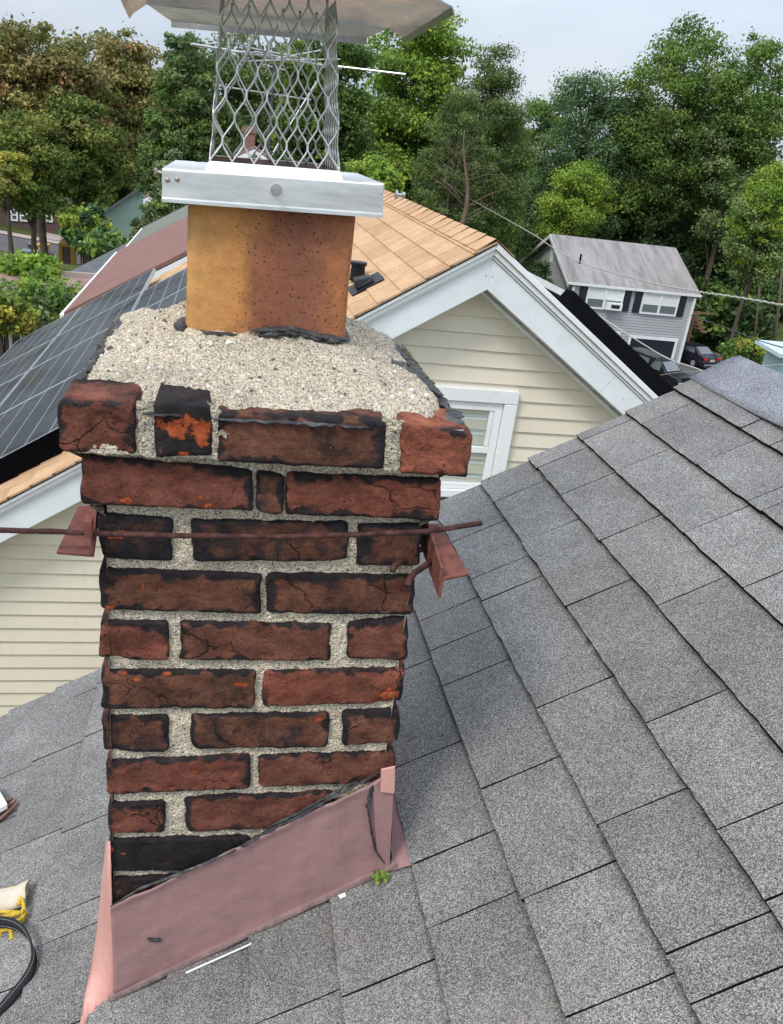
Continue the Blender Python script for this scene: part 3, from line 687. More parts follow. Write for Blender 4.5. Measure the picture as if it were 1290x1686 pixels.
o = mb.build('front_flashing', M['pink'], chim, smooth=True); so = o.modifiers.new('s', 'SOLIDIFY'); so.thickness = .0018; so.offset = -1
mb = MB()                                          # corner strip, folded tab and the foot that laps the shingles on the right
p = [onY(613, 1290, YA-.003), onY(650, 1268, YA-.003), onY(641, 1446, YA-.003), onY(622, 1430, YA-.003)]
mb.slab(p, (0, .0022, 0)); mb.build('corner_strip', M['pink'], chim, bevel=.0006)
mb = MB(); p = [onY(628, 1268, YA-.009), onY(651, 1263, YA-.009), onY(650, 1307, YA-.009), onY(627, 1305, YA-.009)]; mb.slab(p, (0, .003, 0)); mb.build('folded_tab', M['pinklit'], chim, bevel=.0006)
mb = MB()
p = [rp(.212, -.012, .010), onP(683, 1424, (-S, 0, 1), Z0+.009), onP(652, 1285, (-S, 0, 1), Z0+.009), rp(.212, .30, .012)]
mb.slab(p, (0, 0, .002)); mb.slab([(.2125, -.012, .235), (.2125, .30, .235), (.2125, .30, .36), (.2125, -.012, .46)], (.002, 0, 0))
mb.build('side_flashing', M['pink'], chim)
# left side flashing, bent outwards over the shingles
mb = MB(); A = [(180, 1385), (182, 1450), (184, 1510), (187, 1600), (189, 1642), (187, 1700), (186, 1760)]; Bp = [(177, 1392), (166, 1470), (158, 1540), (148, 1600), (138, 1650), (130, 1700), (122, 1760)]
vs = []
for k, (a, b) in enumerate(zip(A, Bp)):
    pa = onY(*a, -.006-.003*max(0, k-3)); pb = onP(*b, (-S, 0, 1), Z0+.026)
    for q in range(7): u = q/6; vs.append(pa*(1-u)+pb*u + np.array([-.004*math.sin(u*3.1), 0, .003*math.sin(u*3.1)]))
mb.add(vs, [(k*7+q, k*7+q+1, (k+1)*7+q+1, (k+1)*7+q) for k in range(len(A)-1) for q in range(6)], (1, 1, 1, 1))
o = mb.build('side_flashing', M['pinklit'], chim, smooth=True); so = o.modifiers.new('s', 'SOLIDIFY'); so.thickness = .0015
mb = MB(); vs = []; n_ = 60
for k in range(n_+1):
    x = -.203+.452*k/n_; q = nz3((x, 0, 0), 30)*.0016
    vs += [rp(x, -.008, .0150), rp(x+.002, -.017+q, .0150), rp(x+.002, -.019+q, .0105)]
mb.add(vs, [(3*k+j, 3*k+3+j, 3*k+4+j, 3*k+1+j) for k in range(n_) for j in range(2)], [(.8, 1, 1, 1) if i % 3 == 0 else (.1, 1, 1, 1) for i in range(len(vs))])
mb.build('flange', M['pink'], chim, smooth=True)
# tar bead along the flashing, drip line at right, plugged hole
mb = MB(); L1 = [(182, 1492), (230, 1462), (290, 1440), (340, 1420), (400, 1392), (440, 1368), (490, 1345), (540, 1316), (590, 1290), (640, 1262)]
smear([onY(a, b+1, YA-.003) for a, b in L1], .0022, .0042, 21, n=120, wv=1.4)
smear([onY(a, b-5, YA+.002) for a, b in L1[5:9]], .002, .006, 22, n=60, wv=1.4)
smear([onY(a, b, YA-.004) for a, b in ((614, 1292), (606, 1330), (612, 1370), (618, 1400), (634, 1422))], .0042, .0030, 23, n=40, wv=1.2)
smear([onY(a, b, YA-.003) for a, b in ((242, 1546), (254, 1548), (266, 1547))], .003, .0055, 24, n=12)
smear([onY(a, b, YA-.001) for a, b in ((190, 1640), (300, 1598), (420, 1550), (540, 1495), (636, 1450))], .002, .0026, 25, n=90, wv=1.3)
mb.build('flashing_sealant', M['tar'], chim, smooth=True)
mb = MB(); mb.slab([onP(*p, (-S, 0, 1), Z0+.012) for p in ((306, 1602), (307, 1604), (414, 1556), (414, 1554))], (0, 0, .002)); mb.build('drip_edge', M['white'], chim)

# pieces lying at the foot of the chimney
mb = MB(); mb.slab([onP(*p, (-S, 0, 1), Z0+.010) for p in ((556, 1477), (560, 1482), (570, 1478), (568, 1472))], (0, 0, .004)); tag(mb.build('debris_chip', M['white'], bevel=.0005), 'tiny white chip lying at the lower edge of the pink flashing', 'debris')
mb = MB()
for _ in range(46):
    c = onP(628+random.gauss(0, 8), 1444+random.gauss(0, 5), (-S, 0, 1), Z0+.014+random.uniform(0, .008)); a = random.uniform(0, 6.28); l = random.uniform(.003, .007)
    d = np.array([math.cos(a)*l, math.sin(a)*l, random.uniform(-.001, .004)]); s_ = np.array([-math.sin(a)*l*.45, math.cos(a)*l*.45, .001])
    mb.add([c-d, c+s_, c+d, c-s_], [(0, 1, 2), (0, 2, 3)], random.choice([(.14, .26, .03, 1), (.22, .34, .05, 1), (.09, .17, .03, 1)]))
tag(mb.build('moss_tuft', M['leaf']), 'bright green moss tuft at the right corner of the pink flashing', 'moss')

# ================================================================== RUSTY BRACKETS AND ROD
br = empty('chimney_bracket', (0, -.03, .84), 'rusty steel bracket set with angle irons and a long rod strapped across the chimney', 'bracket')
ZB = .835
for nm, q, inner in (('l', ((93, 908), (150, 913), (157, 830), (128, 834)), 1), ('r', ((728, 953), (774, 944), (722, 862), (697, 862)), -1)):
    mb = MB(); pl = [onZ(*p, ZB) for p in q]
    nn = 10
    def q4(u, v): return (pl[0]*(1-u)+pl[1]*u)*(1-v)+(pl[3]*(1-u)+pl[2]*u)*v
    mb.slab(pl, (0, 0, -.004))
    i0, i1 = (pl[1], pl[2]) if inner == 1 else (pl[0], pl[3])
    s_ = np.array([.0035*inner, 0, 0])
    mb.hexa([i0+(0, 0, -.004), i0+s_+(0, 0, -.004), i1+s_+(0, .04, -.004), i1+(0, .04, -.004)], [i0+(0, 0, .016 if inner < 0 else .02), i0+s_+(0, 0, .016 if inner < 0 else .02), i1+s_+(0, .04, .03), i1+(0, .04, .03)])
    if inner < 0:
        mb.hexa([i0+(-.001, 0, -.028), i0+(.003, 0, -.028), i1+(.003, .04, -.028), i1+(-.001, .04, -.028)], [i0+(-.001, 0, -.004), i0+(.003, 0, -.004), i1+(.003, .04, -.004), i1+(-.001, .04, -.004)])
    mb.build('angle_iron', M['angle'], br, bevel=.0008)
mb = MB()
pts = [onY(-260, 870, -.035), onY(0, 873, -.035), onY(80, 875, -.034), onY(150, 878, -.033), onY(300, 882, -.032), onY(450, 884, -.032), onY(600, 880, -.034), onY(700, 875, -.036), onY(745, 869, -.045), onY(794, 861, -.058)]
P2 = []
for a, b in zip(pts, pts[1:]):
    for k in range(14): P2.append(a+(b-a)*k/14)
P2 = [p+np.array([0, 0, nz3(p, 30)*.0006]) for p in P2]+[pts[-1]]
mb.tube(P2, [.0036*(1+.16*nz3(p, 160)+.1*nz3(p, 60)) for p in P2], 10); mb.build('rod', M['rust'], br, smooth=True)
for q in (((716, 895), (690, 906), (662, 922), (648, 934), (647, 941)), ((722, 915), (700, 932), (683, 943), (674, 955), (672, 964))):
    mb = MB(); mb.tube([onZ(*p, .828-.004*k) for k, p in enumerate(q)], [.0042, .0042, .0044, .0046, .0044], 10); mb.build('hook_rod', M['rust'], br, smooth=True)
mb = MB(); a = onY(144, 865, -.040); mb.box(a+(-.003, -.005, -.014), a+(.006, .010, .008)); mb.build('clip', M['angle'], br, bevel=.001)

# ================================================================== CHIMNEY CAP
cap = chim
BY0, BY1 = .172, .438
tl, tr_, bl, br_ = onY(268, 277, BY0), onY(631, 302, BY0), onY(268, 332, BY0), onY(630, 359, BY0)
sh = np.array([0, BY1-BY0, -.001])
mb = MB(); T = .0012
# folded band: four walls as rippled sheets with a hem, top flange with raised collar
def sheet(a, b, c, d, nrm, nu=40, nv=20, amp=.0011, hem=True):     # a,b top; c,d bottom
    vs = []; nrm = np.array(nrm, float)
    for j in range(nv+1):
        for i in range(nu+1):
            u, v = i/nu, j/nv; p = (a*(1-u)+b*u)*(1-v)+(c*(1-u)+d*u)*v
            q = amp*noise.noise(Vector((p[0]*14, p[1]*14, v*1.2)))
            if hem and v > .88: q += .0004
            if v < .03: q -= .0008
            vs.append(p+nrm*q)
    W = nu+1; mb.add(vs, [(j*W+i, j*W+i+1, (j+1)*W+i+1, (j+1)*W+i) for j in range(nv) for i in range(nu)])
sheet(tl, tr_, bl, br_, (0, -1, 0)); sheet(tr_, tr_+sh, br_, br_+sh, (1, 0, 0)); sheet(tl+sh, tl, bl+sh, bl, (-1, 0, 0)); sheet(tr_+sh, tl+sh, br_+sh, bl+sh, (0, 1, 0))
ex = (tr_-tl)/np.linalg.norm(tr_-tl)
SY = .215; SYb = .395
c_fl, c_fr = onY(336, 283, .200)-np.array([0, 0, .001]), onY(567, 301, .200)-np.array([0, 0, .001])
c_bl, c_br = c_fl+(0, .215, -.0), c_fr+(0, .215, -.0)
for a, b, c, d in ((tl, tr_, c_fl, c_fr), (tr_, tr_+sh, c_fr, c_br), (tr_+sh, tl+sh, c_br, c_bl), (tl+sh, tl, c_bl, c_fl)):
    vs = []; nu = 24; nv = 6
    for j in range(nv+1):
        for i in range(nu+1):
            u, v = i/nu, j/nv; p = (a*(1-u)+b*u)*(1-v)+(c*(1-u)+d*u)*v; p = p+np.array([0, 0, .0018*noise.noise(Vector((p[0]*18, p[1]*18, 3)))*math.sin(v*3.14)]); vs.append(p)
    W = nu+1; mb.add(vs, [(j*W+i, j*W+i+1, (j+1)*W+i+1, (j+1)*W+i) for j in range(nv) for i in range(nu)])
o = mb.build('chimney_cap', M['steel'], chim, smooth=False); cap = o
w_ = o.modifiers.new('w', 'WELD'); w_.merge_threshold = .0004
so = o.modifiers.new('s', 'SOLIDIFY'); so.thickness = .0012
mb = MB()
k_fl, k_fr = c_fl+np.array([.006, .006, .015]), c_fr+np.array([-.006, .006, .015]); k_bl, k_br = c_bl+np.array([.006, -.006, .015]), c_br+np.array([-.006, -.006, .015])
for a, b, c, d in ((c_fl, c_fr, k_fl, k_fr), (c_fr, c_br, k_fr, k_br), (c_br, c_bl, k_br, k_bl), (c_bl, c_fl, k_bl, k_fl)): mb.add([a, b, d, c], [(0, 1, 2, 3)])
o = mb.build('collar', M['steel'], cap); so = o.modifiers.new('s', 'SOLIDIFY'); so.thickness = .0012
# mesh screen of expanded metal (tapered, four sides)
h_fl, h_fr = onY(366, 2, .225), onY(554, 2, .225)
def scr(side, u, v):
    b = [k_fl+(.001, .002, -.003), k_fr+(-.001, .002, -.003), k_br+(-.001, -.002, -.003), k_bl+(.001, -.002, -.003)]
    tz = 1.482
    t_ = [np.array([h_fl[0], .225, tz]), np.array([h_fr[0], .225, tz+.006]), np.array([h_fr[0], .37, tz+.006]), np.array([h_fl[0], .37, tz])]
    i, j = side, (side+1) % 4
    return (b[i]*(1-u)+b[j]*u)*(1-v)+(t_[i]*(1-u)+t_[j]*u)*v
mb = MB(); NC = 6; NR = 3.6; 
for side in range(4):
    nrm = [(0, -1, 0), (1, 0, 0), (0, 1, 0), (-1, 0, 0)][side]; nrm = np.array(nrm, float)
    for c in range(NC*2):
        # a strand zigzags between column lines c and c+-1; bonds touch the neighbour
        for sgn in (0,):
            pts = []
            n = int(NR*14)
            for k in range(n+1):
                v = k/n; ph = (v*NR) % 1.
                # trapezoid wave 0..1
                w4 = ph*4
                off = 0 if w4 < .28 else (w4-.28)/1.44 if w4 < 1.72 else 1 if w4 < 2.28 else 1-(w4-2.28)/1.44 if w4 < 3.72 else 0
                off = (1-math.cos(off*math.pi))/2*.2+off*.8
                s_ = 1 if c % 2 == 0 else -1
                u = (c + .5 + s_*(off-.5)*.96)/(2*NC)
                u = min(1, max(0, u)); p = scr(side, u, v)
                pts.append(p + nrm*(.0006*math.sin(ph*2*math.pi)))
            mb.tube(pts, .00130, 6)
mb.build('mesh_screen', M['wire'], cap, smooth=True)
# hood with down-turned cropped flanges
mb = MB()
hz = lambda p, Y: onY(*p, Y)
Bk = [onY(282, 33, .50), onY(604, 62, .50)]                    # lip of the rear flange
BkU = [onY(272, 6, .455), onY(640, 44, .455)]
BkT = [Bk[0]+(0.012, -.018, .016), Bk[1]+(-.012, -.018, .016)]
Lf = [onY(219, 22, .44), onY(201, 0, .40)]; Rf = [onY(664, 61, .44), onY(746, 10, .20)]
topc = [np.array([-.172, .19, 1.496]), np.array([.158, .19, 1.508]), onY(638, 44, .455), onY(243, 6, .455)]
def quad(a, b, c, d, n=8, sag=0., mb=mb):
    vs = []
    for j in range(n+1):
        for i in range(n+1):
            u, v = i/n, j/n; p = (a*(1-u)+b*u)*(1-v)+(c*(1-u)+d*u)*v
            p = p+np.array([0, 0, sag*math.sin(u*math.pi)*math.sin(v*math.pi)+.0015*noise.noise(Vector((p[0]*20, p[1]*20, 0)))]); vs.append(p)
    W = n+1; mb.add(vs, [(j*W+i, j*W+i+1, (j+1)*W+i+1, (j+1)*W+i) for j in range(n) for i in range(n)])
quad(topc[0], topc[1], topc[3], topc[2], 10, .006)
quad(topc[3], topc[2], Bk[0], Bk[1], 8, .003)                                       # rear flange
FrL, FrR = np.array([-.14, .135, 1.486]), np.array([.13, .135, 1.497])
quad(topc[0], topc[1], FrL, FrR, 8, .004)                                           # front flange
Lf2 = [Lf[0], np.array([-.206, .21, 1.480])]
quad(topc[3], topc[0], Lf2[0], Lf2[1], 8, .003)
Rf2 = [Rf[0], Rf[1]]
quad(topc[2], topc[1], Rf2[0], Rf2[1], 8, .003)
# hems
def hem(a, b, d): quad(a, b, a+np.array(d), b+np.array(d), 4)
hem(Bk[0], Bk[1], (0, .006, -.008)); hem(Lf2[0], Lf2[1], (-.004, 0, -.007)); hem(Rf2[0], Rf2[1], (.004, 0, -.008)); hem(FrL, FrR, (0, -.004, -.008))
o = mb.build('hood', M['hoodsteel'], cap); wd = o.modifiers.new('w', 'WELD'); wd.merge_threshold = .0006
so = o.modifiers.new('s', 'SOLIDIFY'); so.thickness = .0011
# bolts and rivets
def bolt(p, d, L_, r=.0038):
    d = np.array(d, float); mb = MB(); mb.tube([p+d*.001, p+d*L_], r*.5, 8); mb.tube([p-d*.0, p+d*.003], r*1.6, 14); mb.tube([p+d*L_, p+d*(L_+.004)], r*1.15, 6); mb.build('bolt', M['wire'], cap)
bolt(onY(455, 312, BY0-.002), (0, -1, 0), .009, .0046)
bolt(onY(631, 317, BY0+.10)+(.018, 0, 0), (1, 0, 0), .010); bolt(tl*.5+bl*.5+(-.001, .13, .006), (-1, 0, .12), .016)
for p in ((276, 296), (292, 295)):
    mb = MB(); a = onY(*p, BY0-.0015); mb.tube([a, a+(0, -.0016, 0)], [.0032, .0022], 12); mb.build('rivet', m_plain('rusty_rivet', (.42, .33, .28), .4, .7), cap, smooth=True)

# ================================================================== THINGS ON THE ROOF, LEFT
PR = (-S, 0, 1)
def R_(px, py, h=.0): return onP(px, py, PR, Z0+h)
rope = MB()
def strand(pts, r, mb_): 
    P = [np.array(p) for p in pts]; Q = []
    for k in range(len(P)-1):
        p0, p1, p2, p3 = P[max(k-1, 0)], P[k], P[k+1], P[min(k+2, len(P)-1)]
        for t in np.linspace(0, 1, 10, endpoint=False): Q.append(.5*((2*p1)+(-p0+p2)*t+(2*p0-5*p1+4*p2-p3)*t*t+(-p0+3*p1-3*p2+p3)*t**3))
    Q.append(P[-1]); D_ = 0
    for s_ in range(3):
        T_ = []; D_ = 0
        for k, q in enumerate(Q):
            if k: D_ += np.linalg.norm(Q[k]-Q[k-1])
            t = Q[min(k+1, len(Q)-1)]-Q[max(k-1, 0)]; t /= np.linalg.norm(t)+1e-9; a = np.cross(t, (0, 0, 1)); a /= np.linalg.norm(a)+1e-9; b = np.cross(a, t)
            ph = D_/.022*2*math.pi + s_*2.094; T_.append(q+(a*math.cos(ph)+b*math.sin(ph))*r*.5)
        mb_.tube(T_, r*.55, 6)
for sp in [[(-60, 1520, .02), (-10, 1512, .03), (16, 1508, .04), (38, 1500, .03), (36, 1480, .035)], [(-50, 1535, .02), (0, 1522, .03), (30, 1516, .03), (42, 1503, .02)], [(-40, 1545, .01), (5, 1532, .015), (22, 1530, .01)], [(-30, 1508, .04), (8, 1502, .045), (40, 1506, .02), (34, 1520, .012)], [(18, 1528, .012), (19, 1548, .006)], [(2, 1530, .015), (-4, 1552, .006)], [(30, 1490, .035), (36, 1470, .03), (20, 1462, .03)]]:
    strand([R_(*p) for p in sp], .0042, rope)
tag(rope.build('rope', m_plain('yellow_rope', (.62, .44, .05), .8, 0, .25, 90., .001, 300.), smooth=True), 'bundle of yellow twisted rope lying on the shingles at the left edge', 'rope')
mb = MB(); K = 18; vs = []
cuff = [(-70, 1490), (-20, 1487), (20, 1480), (44, 1470)]
for k, p in enumerate(cuff):
    c = R_(p[0], p[1], .022); 
    for j in range(K): a = 2*math.pi*j/K; vs.append(c+np.array([.002*math.sin(3*a), math.cos(a)*.026*(1+.06*math.sin(2*a)), math.sin(a)*.017])*(1+.12*(k == 3)))
mb.add(vs, [(k*K+j, k*K+(j+1) % K, (k+1)*K+(j+1) % K, (k+1)*K+j) for k in range(3) for j in range(K)])
o = mb.build('leather_cuff', m_plain('cream_leather', (.62, .55, .44), .7, 0, .15, 30., .002, 50., dirt=(.40, .34, .26), ds=25.), smooth=True); so = o.modifiers.new('s', 'SOLIDIFY'); so.thickness = .003
tag(o, 'open cream leather cuff lying above the yellow rope', 'glove')
mb = MB(); st = MB(); path = [(-70, 1525, .05), (-20, 1518, .055), (15, 1520, .052), (38, 1532, .045), (53, 1556, .036), (57, 1585, .028), (46, 1612, .02), (24, 1640, .014), (0, 1668, .01), (-30, 1700, .008), (-60, 1730, .008)]
Q = []; P = [R_(*p) for p in path]
for k in range(len(P)-1):
    p0, p1, p2, p3 = P[max(k-1, 0)], P[k], P[k+1], P[min(k+2, len(P)-1)]
    for t in np.linspace(0, 1, 8, endpoint=False): Q.append(.5*((2*p1)+(-p0+p2)*t+(2*p0-5*p1+4*p2-p3)*t*t+(-p0+3*p1-3*p2+p3)*t**3))
vs = []; sv_ = []
for k, q in enumerate(Q):
    wdt = .024; tw = min(1, k/50.); ax = np.array([.25, .1, 1.])*(1-tw)+np.array([-.55, .2, .75])*tw; ax /= np.linalg.norm(ax)
    vs += [q-ax*wdt/2, q+ax*wdt/2]; sv_.append((q-ax*wdt*.34, q+ax*wdt*.34))
mb.add(vs, [(2*k, 2*k+1, 2*k+3, 2*k+2) for k in range(len(Q)-1)])
strap_e = empty('strap', R_(20, 1600), 'black stitched webbing strap curling over the shingles below the yellow rope', 'strap')
o = mb.build('webbing', m_plain('black_webbing', (.018, .02, .026), .75, 0, .2, 60., .0008, 400.), strap_e, smooth=True); so = o.modifiers.new('s', 'SOLIDIFY'); so.thickness = .0035; so.offset = 0
mb = MB()
for k in range(0, len(Q)-1):
    for s_ in (0, 1):
        a, b = sv_[k][s_], sv_[k+1][s_]; t = np.cross(b-a, sv_[k][1]-sv_[k][0]); t /= np.linalg.norm(t)+1e-9
        for sg in (-1, 1): mb.tube([a+t*.0021*sg, (a+(b-a)*.55)+t*.0021*sg], .0005, 4)
mb.build('stitching', m_plain('tan_thread', (.42, .40, .34), .8), strap_e)
tool = empty('hand_brush', R_(-10, 1330), 'white block with reddish wooden slats at the far left edge of the roof', 'tool')
mb = MB(); mb.slab([R_(-60, 1300, .035), R_(-6, 1300, .035), R_(13, 1332, .03), R_(-40, 1362, .03)], (0, 0, .016)); mb.build('body', M['white'], tool, bevel=.002)
mb = MB()
for k in range(3): mb.tube([R_(-50+k*4, 1372+k*7, .012), R_(20+k*5, 1314+k*4, .02)], .0048, 6)
mb.build('slat', m_plain('reddish_wood', (.19, .10, .08), .7, 0, .3, 40.), tool, bevel=.001)

# ================================================================== CREAM HOUSE
YN = 3.95; OV = YN-.2
PK = np.array([1.409, OV, .895]); SL, SR = .633, .676; YF = 10.25
cream = empty('cream_house', (1.4, YN, -7), 'neighbouring house with cream siding, white gable trim and tan shingled roof', 'house')
EL, ER = -3.0, 4.3                                    # eaves in x
def zl(x): return PK[2]-SL*(PK[0]-x)
def zr(x): return PK[2]-SR*(x-PK[0])
def cl_pt(s_, y, h=0.):                             # s_ metres down the left slope from the ridge
    c, sn = 1/math.hypot(1, SL), SL/math.hypot(1, SL); return np.array([PK[0]-s_*c-h*sn, y, PK[2]-s_*sn+h*c])
def cr_pt(s_, y, h=0.):
    c, sn = 1/math.hypot(1, SR), SR/math.hypot(1, SR); return np.array([PK[0]+s_*c+h*sn, y, PK[2]-s_*sn+h*c])
# lap siding
mb = MB(); e = .102; z = -6.5; k = 0
while z < zl(PK[0])-.1:
    za, zb = z, z+e
    def xr_(zz): return max(EL+.25, PK[0]-(PK[2]-.02-zz)/SL), min(ER-.25, PK[0]+(PK[2]-.02-zz)/SR)
    a0, a1 = xr_(za); b0, b1 = xr_(zb)
    if b1-b0 > .05:
        mb.add([(a0, YN-.016, za), (a1, YN-.016, za), (b1, YN-.001, zb), (b0, YN-.001, zb), (a0, YN+.001, za+.001), (a1, YN+.001, za+.001)], [(0, 1, 2, 3), (4, 5, 1, 0)])
        mb.add([(b0, YN-.003, zb-.004), (b1, YN-.003, zb-.004), (b1, YN-.0163, zb), (b0, YN-.0163, zb)], [(0, 1, 2, 3)])
    z += e
mb.build('siding', M['cream'], cream)
mb = MB(); mb.box((EL+.26, YN+.01, -7.2), (ER-.26, YF-.3, zl(EL+.26)-.1)); mb.slab([(EL+.26, YN+.012, zl(EL+.26)-.12), (ER-.26, YN+.012, zr(ER-.26)-.12), (PK[0], YN+.012, PK[2]-.12)], (0, .1, 0)); mb.slab([(EL+.26, YF-.3, zl(EL+.26)-.12), (ER-.26, YF-.3, zr(ER-.26)-.12), (PK[0], YF-.3, PK[2]-.12)], (0, .1, 0)); mb.build('wall', M['cream'], cream)
# rake boards and mouldings
ax_l = np.array([-1, 0, -SL])/math.hypot(1, SL); ax_r = np.array([1, 0, -SR])/math.hypot(1, SR)
nl = np.array([SL, 0, -1])/math.hypot(1, SL); nr = np.array([-SR, 0, -1])/math.hypot(1, SR)     # into the gable, square to the rake
def rake(a_off, b_off, y0, y1, mat, name, ext=0.):
    for ax, nn, Ls in ((ax_l, nl, (PK[0]-EL)*math.hypot(1, SL)), (ax_r, nr, (ER-PK[0])*math.hypot(1, SR))):
        mb = MB(); top0 = PK+np.array([0, 0, -a_off*math.hypot(1, (SL+SR)/2)]); bot0 = PK+np.array([0, 0, -b_off*math.hypot(1, (SL+SR)/2)])
        t1 = PK+ax*Ls+nn*a_off; b1 = PK+ax*Ls+nn*b_off
        f = lambda p, y: np.array([p[0], y, p[2]])
        mb.slab([f(top0, y0), f(t1, y0), f(b1, y0), f(bot0, y0)], (0, y1-y0, 0)); mb.build(name, mat, cream, bevel=.003)
rake(.000, .032, OV-.040, OV+.02, M['white'], 'rake_moulding')
rake(.034, .062, OV-.024, OV+.02, M['white'], 'rake_moulding')
rake(.064, .078, OV-.010, OV+.02, M['white'], 'rake_moulding')
rake(.080, .225, OV, OV+.02, M['white_alu'], 'rake_board')
rake(.205, .224, OV+.0205, YN+.0, M['white_alu'], 'soffit')
rake(.238, .262, YN-.030, YN-.0, M['white'], 'siding_trim')
# tan shingles on the left slope (each tab modelled), dark roof under
mb = MB(); ex_ = .15; NS = int((PK[0]-EL)*math.hypot(1, SL)/ex_)
for i in range(NS+1):
    s0, s1 = i*ex_, (i+1)*ex_+.02
    y = OV-.045-random.uniform(0, .3)
    while y < YF:
        wd_ = random.choice([.16, .22, .26, .3, .34]); ya, yb = max(y, OV-.05), min(y+wd_-.005, YF)
        if yb > ya+.01:
            th = .012; p = [cl_pt(s1-.02, ya, th), cl_pt(s1-.02, yb, th), cl_pt(max(0, s0-.03), yb, .004), cl_pt(max(0, s0-.03), ya, .004)]
            mb.add(p+[cl_pt(s1-.02, ya, 0), cl_pt(s1-.02, yb, 0), cl_pt(s0, ya, -.004)], [(0, 1, 2, 3), (4, 5, 1, 0), (4, 0, 3, 6)])
        y += wd_
mb.build('roof', M['tan'], cream)
mb = MB()
for y in np.arange(OV-.05, YF, .2):               # ridge caps
    a = .13
    q = random.uniform(0, .004); vs = [cl_pt(a, y, .019+q), cl_pt(0, y, .020+q), cr_pt(a, y, .004+q), cl_pt(a, y+.26, .013), cl_pt(0, y+.26, .014), cr_pt(a, y+.26, .0), cl_pt(a, y, .010), cr_pt(a, y, .01), cl_pt(a, y+.26, .0)]
    mb.add(vs, [(0, 1, 4, 3), (1, 2, 5, 4), (0, 6, 1), (1, 7, 2), (0, 3, 8, 6)])
mb.build('ridge_cap', M['tan'], cream)
mb = MB(); LL = (PK[0]-EL)*math.hypot(1, SL); LR = (ER-PK[0])*math.hypot(1, SR)
mb.slab([cl_pt(LL, OV-.044, -.006), cl_pt(LL, YF, -.006), cl_pt(0, YF, -.006), cl_pt(0, OV-.044, -.006)], (0, 0, -.008)); mb.build('roof_deck', M['black'], cream)
mb = MB(); mb.slab([cr_pt(0, OV-.030, -.004), cr_pt(0, YF, -.004), cr_pt(LR, YF, -.004), cr_pt(LR, OV-.030, -.004)], (0, 0, -.02)); mb.build('roof', M['tan'], cream)
mb = MB()                                             # seam and nail heads on the rake boards
for ax, nn, d_ in ((ax_l, nl, 2.55), (ax_r, nr, 1.15)):
    a_ = PK+ax*d_+nn*.085; mb.hexa([a_+(0, -.0005, 0), a_+ax*.003+(0, -.0005, 0), a_+ax*.003+(0, .001, 0), a_+(0, .001, 0)], [a_+nn*.13+(0, -.0005, 0), a_+nn*.13+ax*.003+(0, -.0005, 0), a_+nn*.13+ax*.003+(0, .001, 0), a_+nn*.13+(0, .001, 0)])
    for q in (.12, 1.3, 2.4): c_ = PK+ax*q+nn*.15; mb.tube([c_, c_+(0, -.002, 0)], .005, 8)
tag(mb.build('nail_heads', M['panel_frame'], cream), kind='stuff')
# window
wn = lambda px, py, Y=YN-.02: onY(px, py, Y)
xa, xb = .80, wn(855, 640)[0]; ztop = wn(700, 632)[2]; zbot = wn(727, 802)[2]
xa = xb-.90
mb = MB(); fr = .085
for a, b in (((xa, zbot), (xa+fr, ztop-fr-.003)), ((xb-fr, zbot), (xb, ztop-fr-.003)), ((xa, ztop-fr), (xb, ztop)), ((xa, zbot-.055), (xb, zbot-.003))): mb.box((a[0], YN-.055, a[1]), (b[0], YN-.005, b[1]))
win = mb.build('window', M['white'], cream, bevel=.004)
mb = MB(); i0, i1, j0, j1 = xa+fr+.003, xb-fr-.003, zbot, ztop-fr-.006; zm = onY(770, 737, YN)[2]; sf = .05
for a, b in (((i0, j0), (i0+sf, j1)), ((i1-sf, j0), (i1, j1)), ((i0+sf, j1-sf), (i1-sf, j1)), ((i0+sf, j0), (i1-sf, j0+.04)), ((i0+sf, zm-.02), (i1-sf, zm+.02))): mb.box((a[0], YN-.035, a[1]), (b[0], YN-.008, b[1]))
mb.box((i0+sf+.0, YN-.030, zm+.024), (i0+sf+.02, YN-.012, j1-sf-.002)); mb.box((i1-sf-.03, YN-.030, zm+.024), (i1-sf-.002, YN-.012, j1-sf-.002))
mb.build('sash', M['white'], win, bevel=.002).matrix_parent_inverse = Matrix()
mb = MB(); z = j0+.02
while z < j1-.04: mb.add([(i0+sf, YN-.010, z), (i1-sf, YN-.010, z), (i1-sf, YN-.006, z+.022), (i0+sf, YN-.006, z+.022)], [(0, 1, 2, 3)]); z += .025
mb.build('blind', M['blind'], win)
mb = MB(); mb.box((i0+sf, YN-.022, j0+.04), (i1-sf, YN-.019, j1-sf))
tg = bpy.data.materials.new('clear_glass'); tg.use_nodes = True; g_ = tg.node_tree; g_.nodes.clear(); oo = g_.nodes.new('ShaderNodeOutputMaterial'); ga = g_.nodes.new('ShaderNodeBsdfTransparent'); gb = g_.nodes.new('ShaderNodeBsdfGlossy'); gm = g_.nodes.new('ShaderNodeMixShader'); gb.inputs['Roughness'].default_value = .03; gm.inputs[0].default_value = .12; ga.inputs[0].default_value = (.93, .96, .96, 1)
g_.links.new(ga.outputs[0], gm.inputs[1]); g_.links.new(gb.outputs[0], gm.inputs[2]); g_.links.new(gm.outputs[0], oo.inputs[0])
mb.build('pane', tg, win)
mb = MB(); mb.slab([(.3, YN-.02, zbot-.075), (2.6, YN-.02, zbot-.075), (2.6, YN-.55, zbot-.42), (.3, YN-.55, zbot-.42)], (0, 0, -.04)); mb.build('dark_slab', M['darkroof'], cream)  # dark sloping slab below the window sill

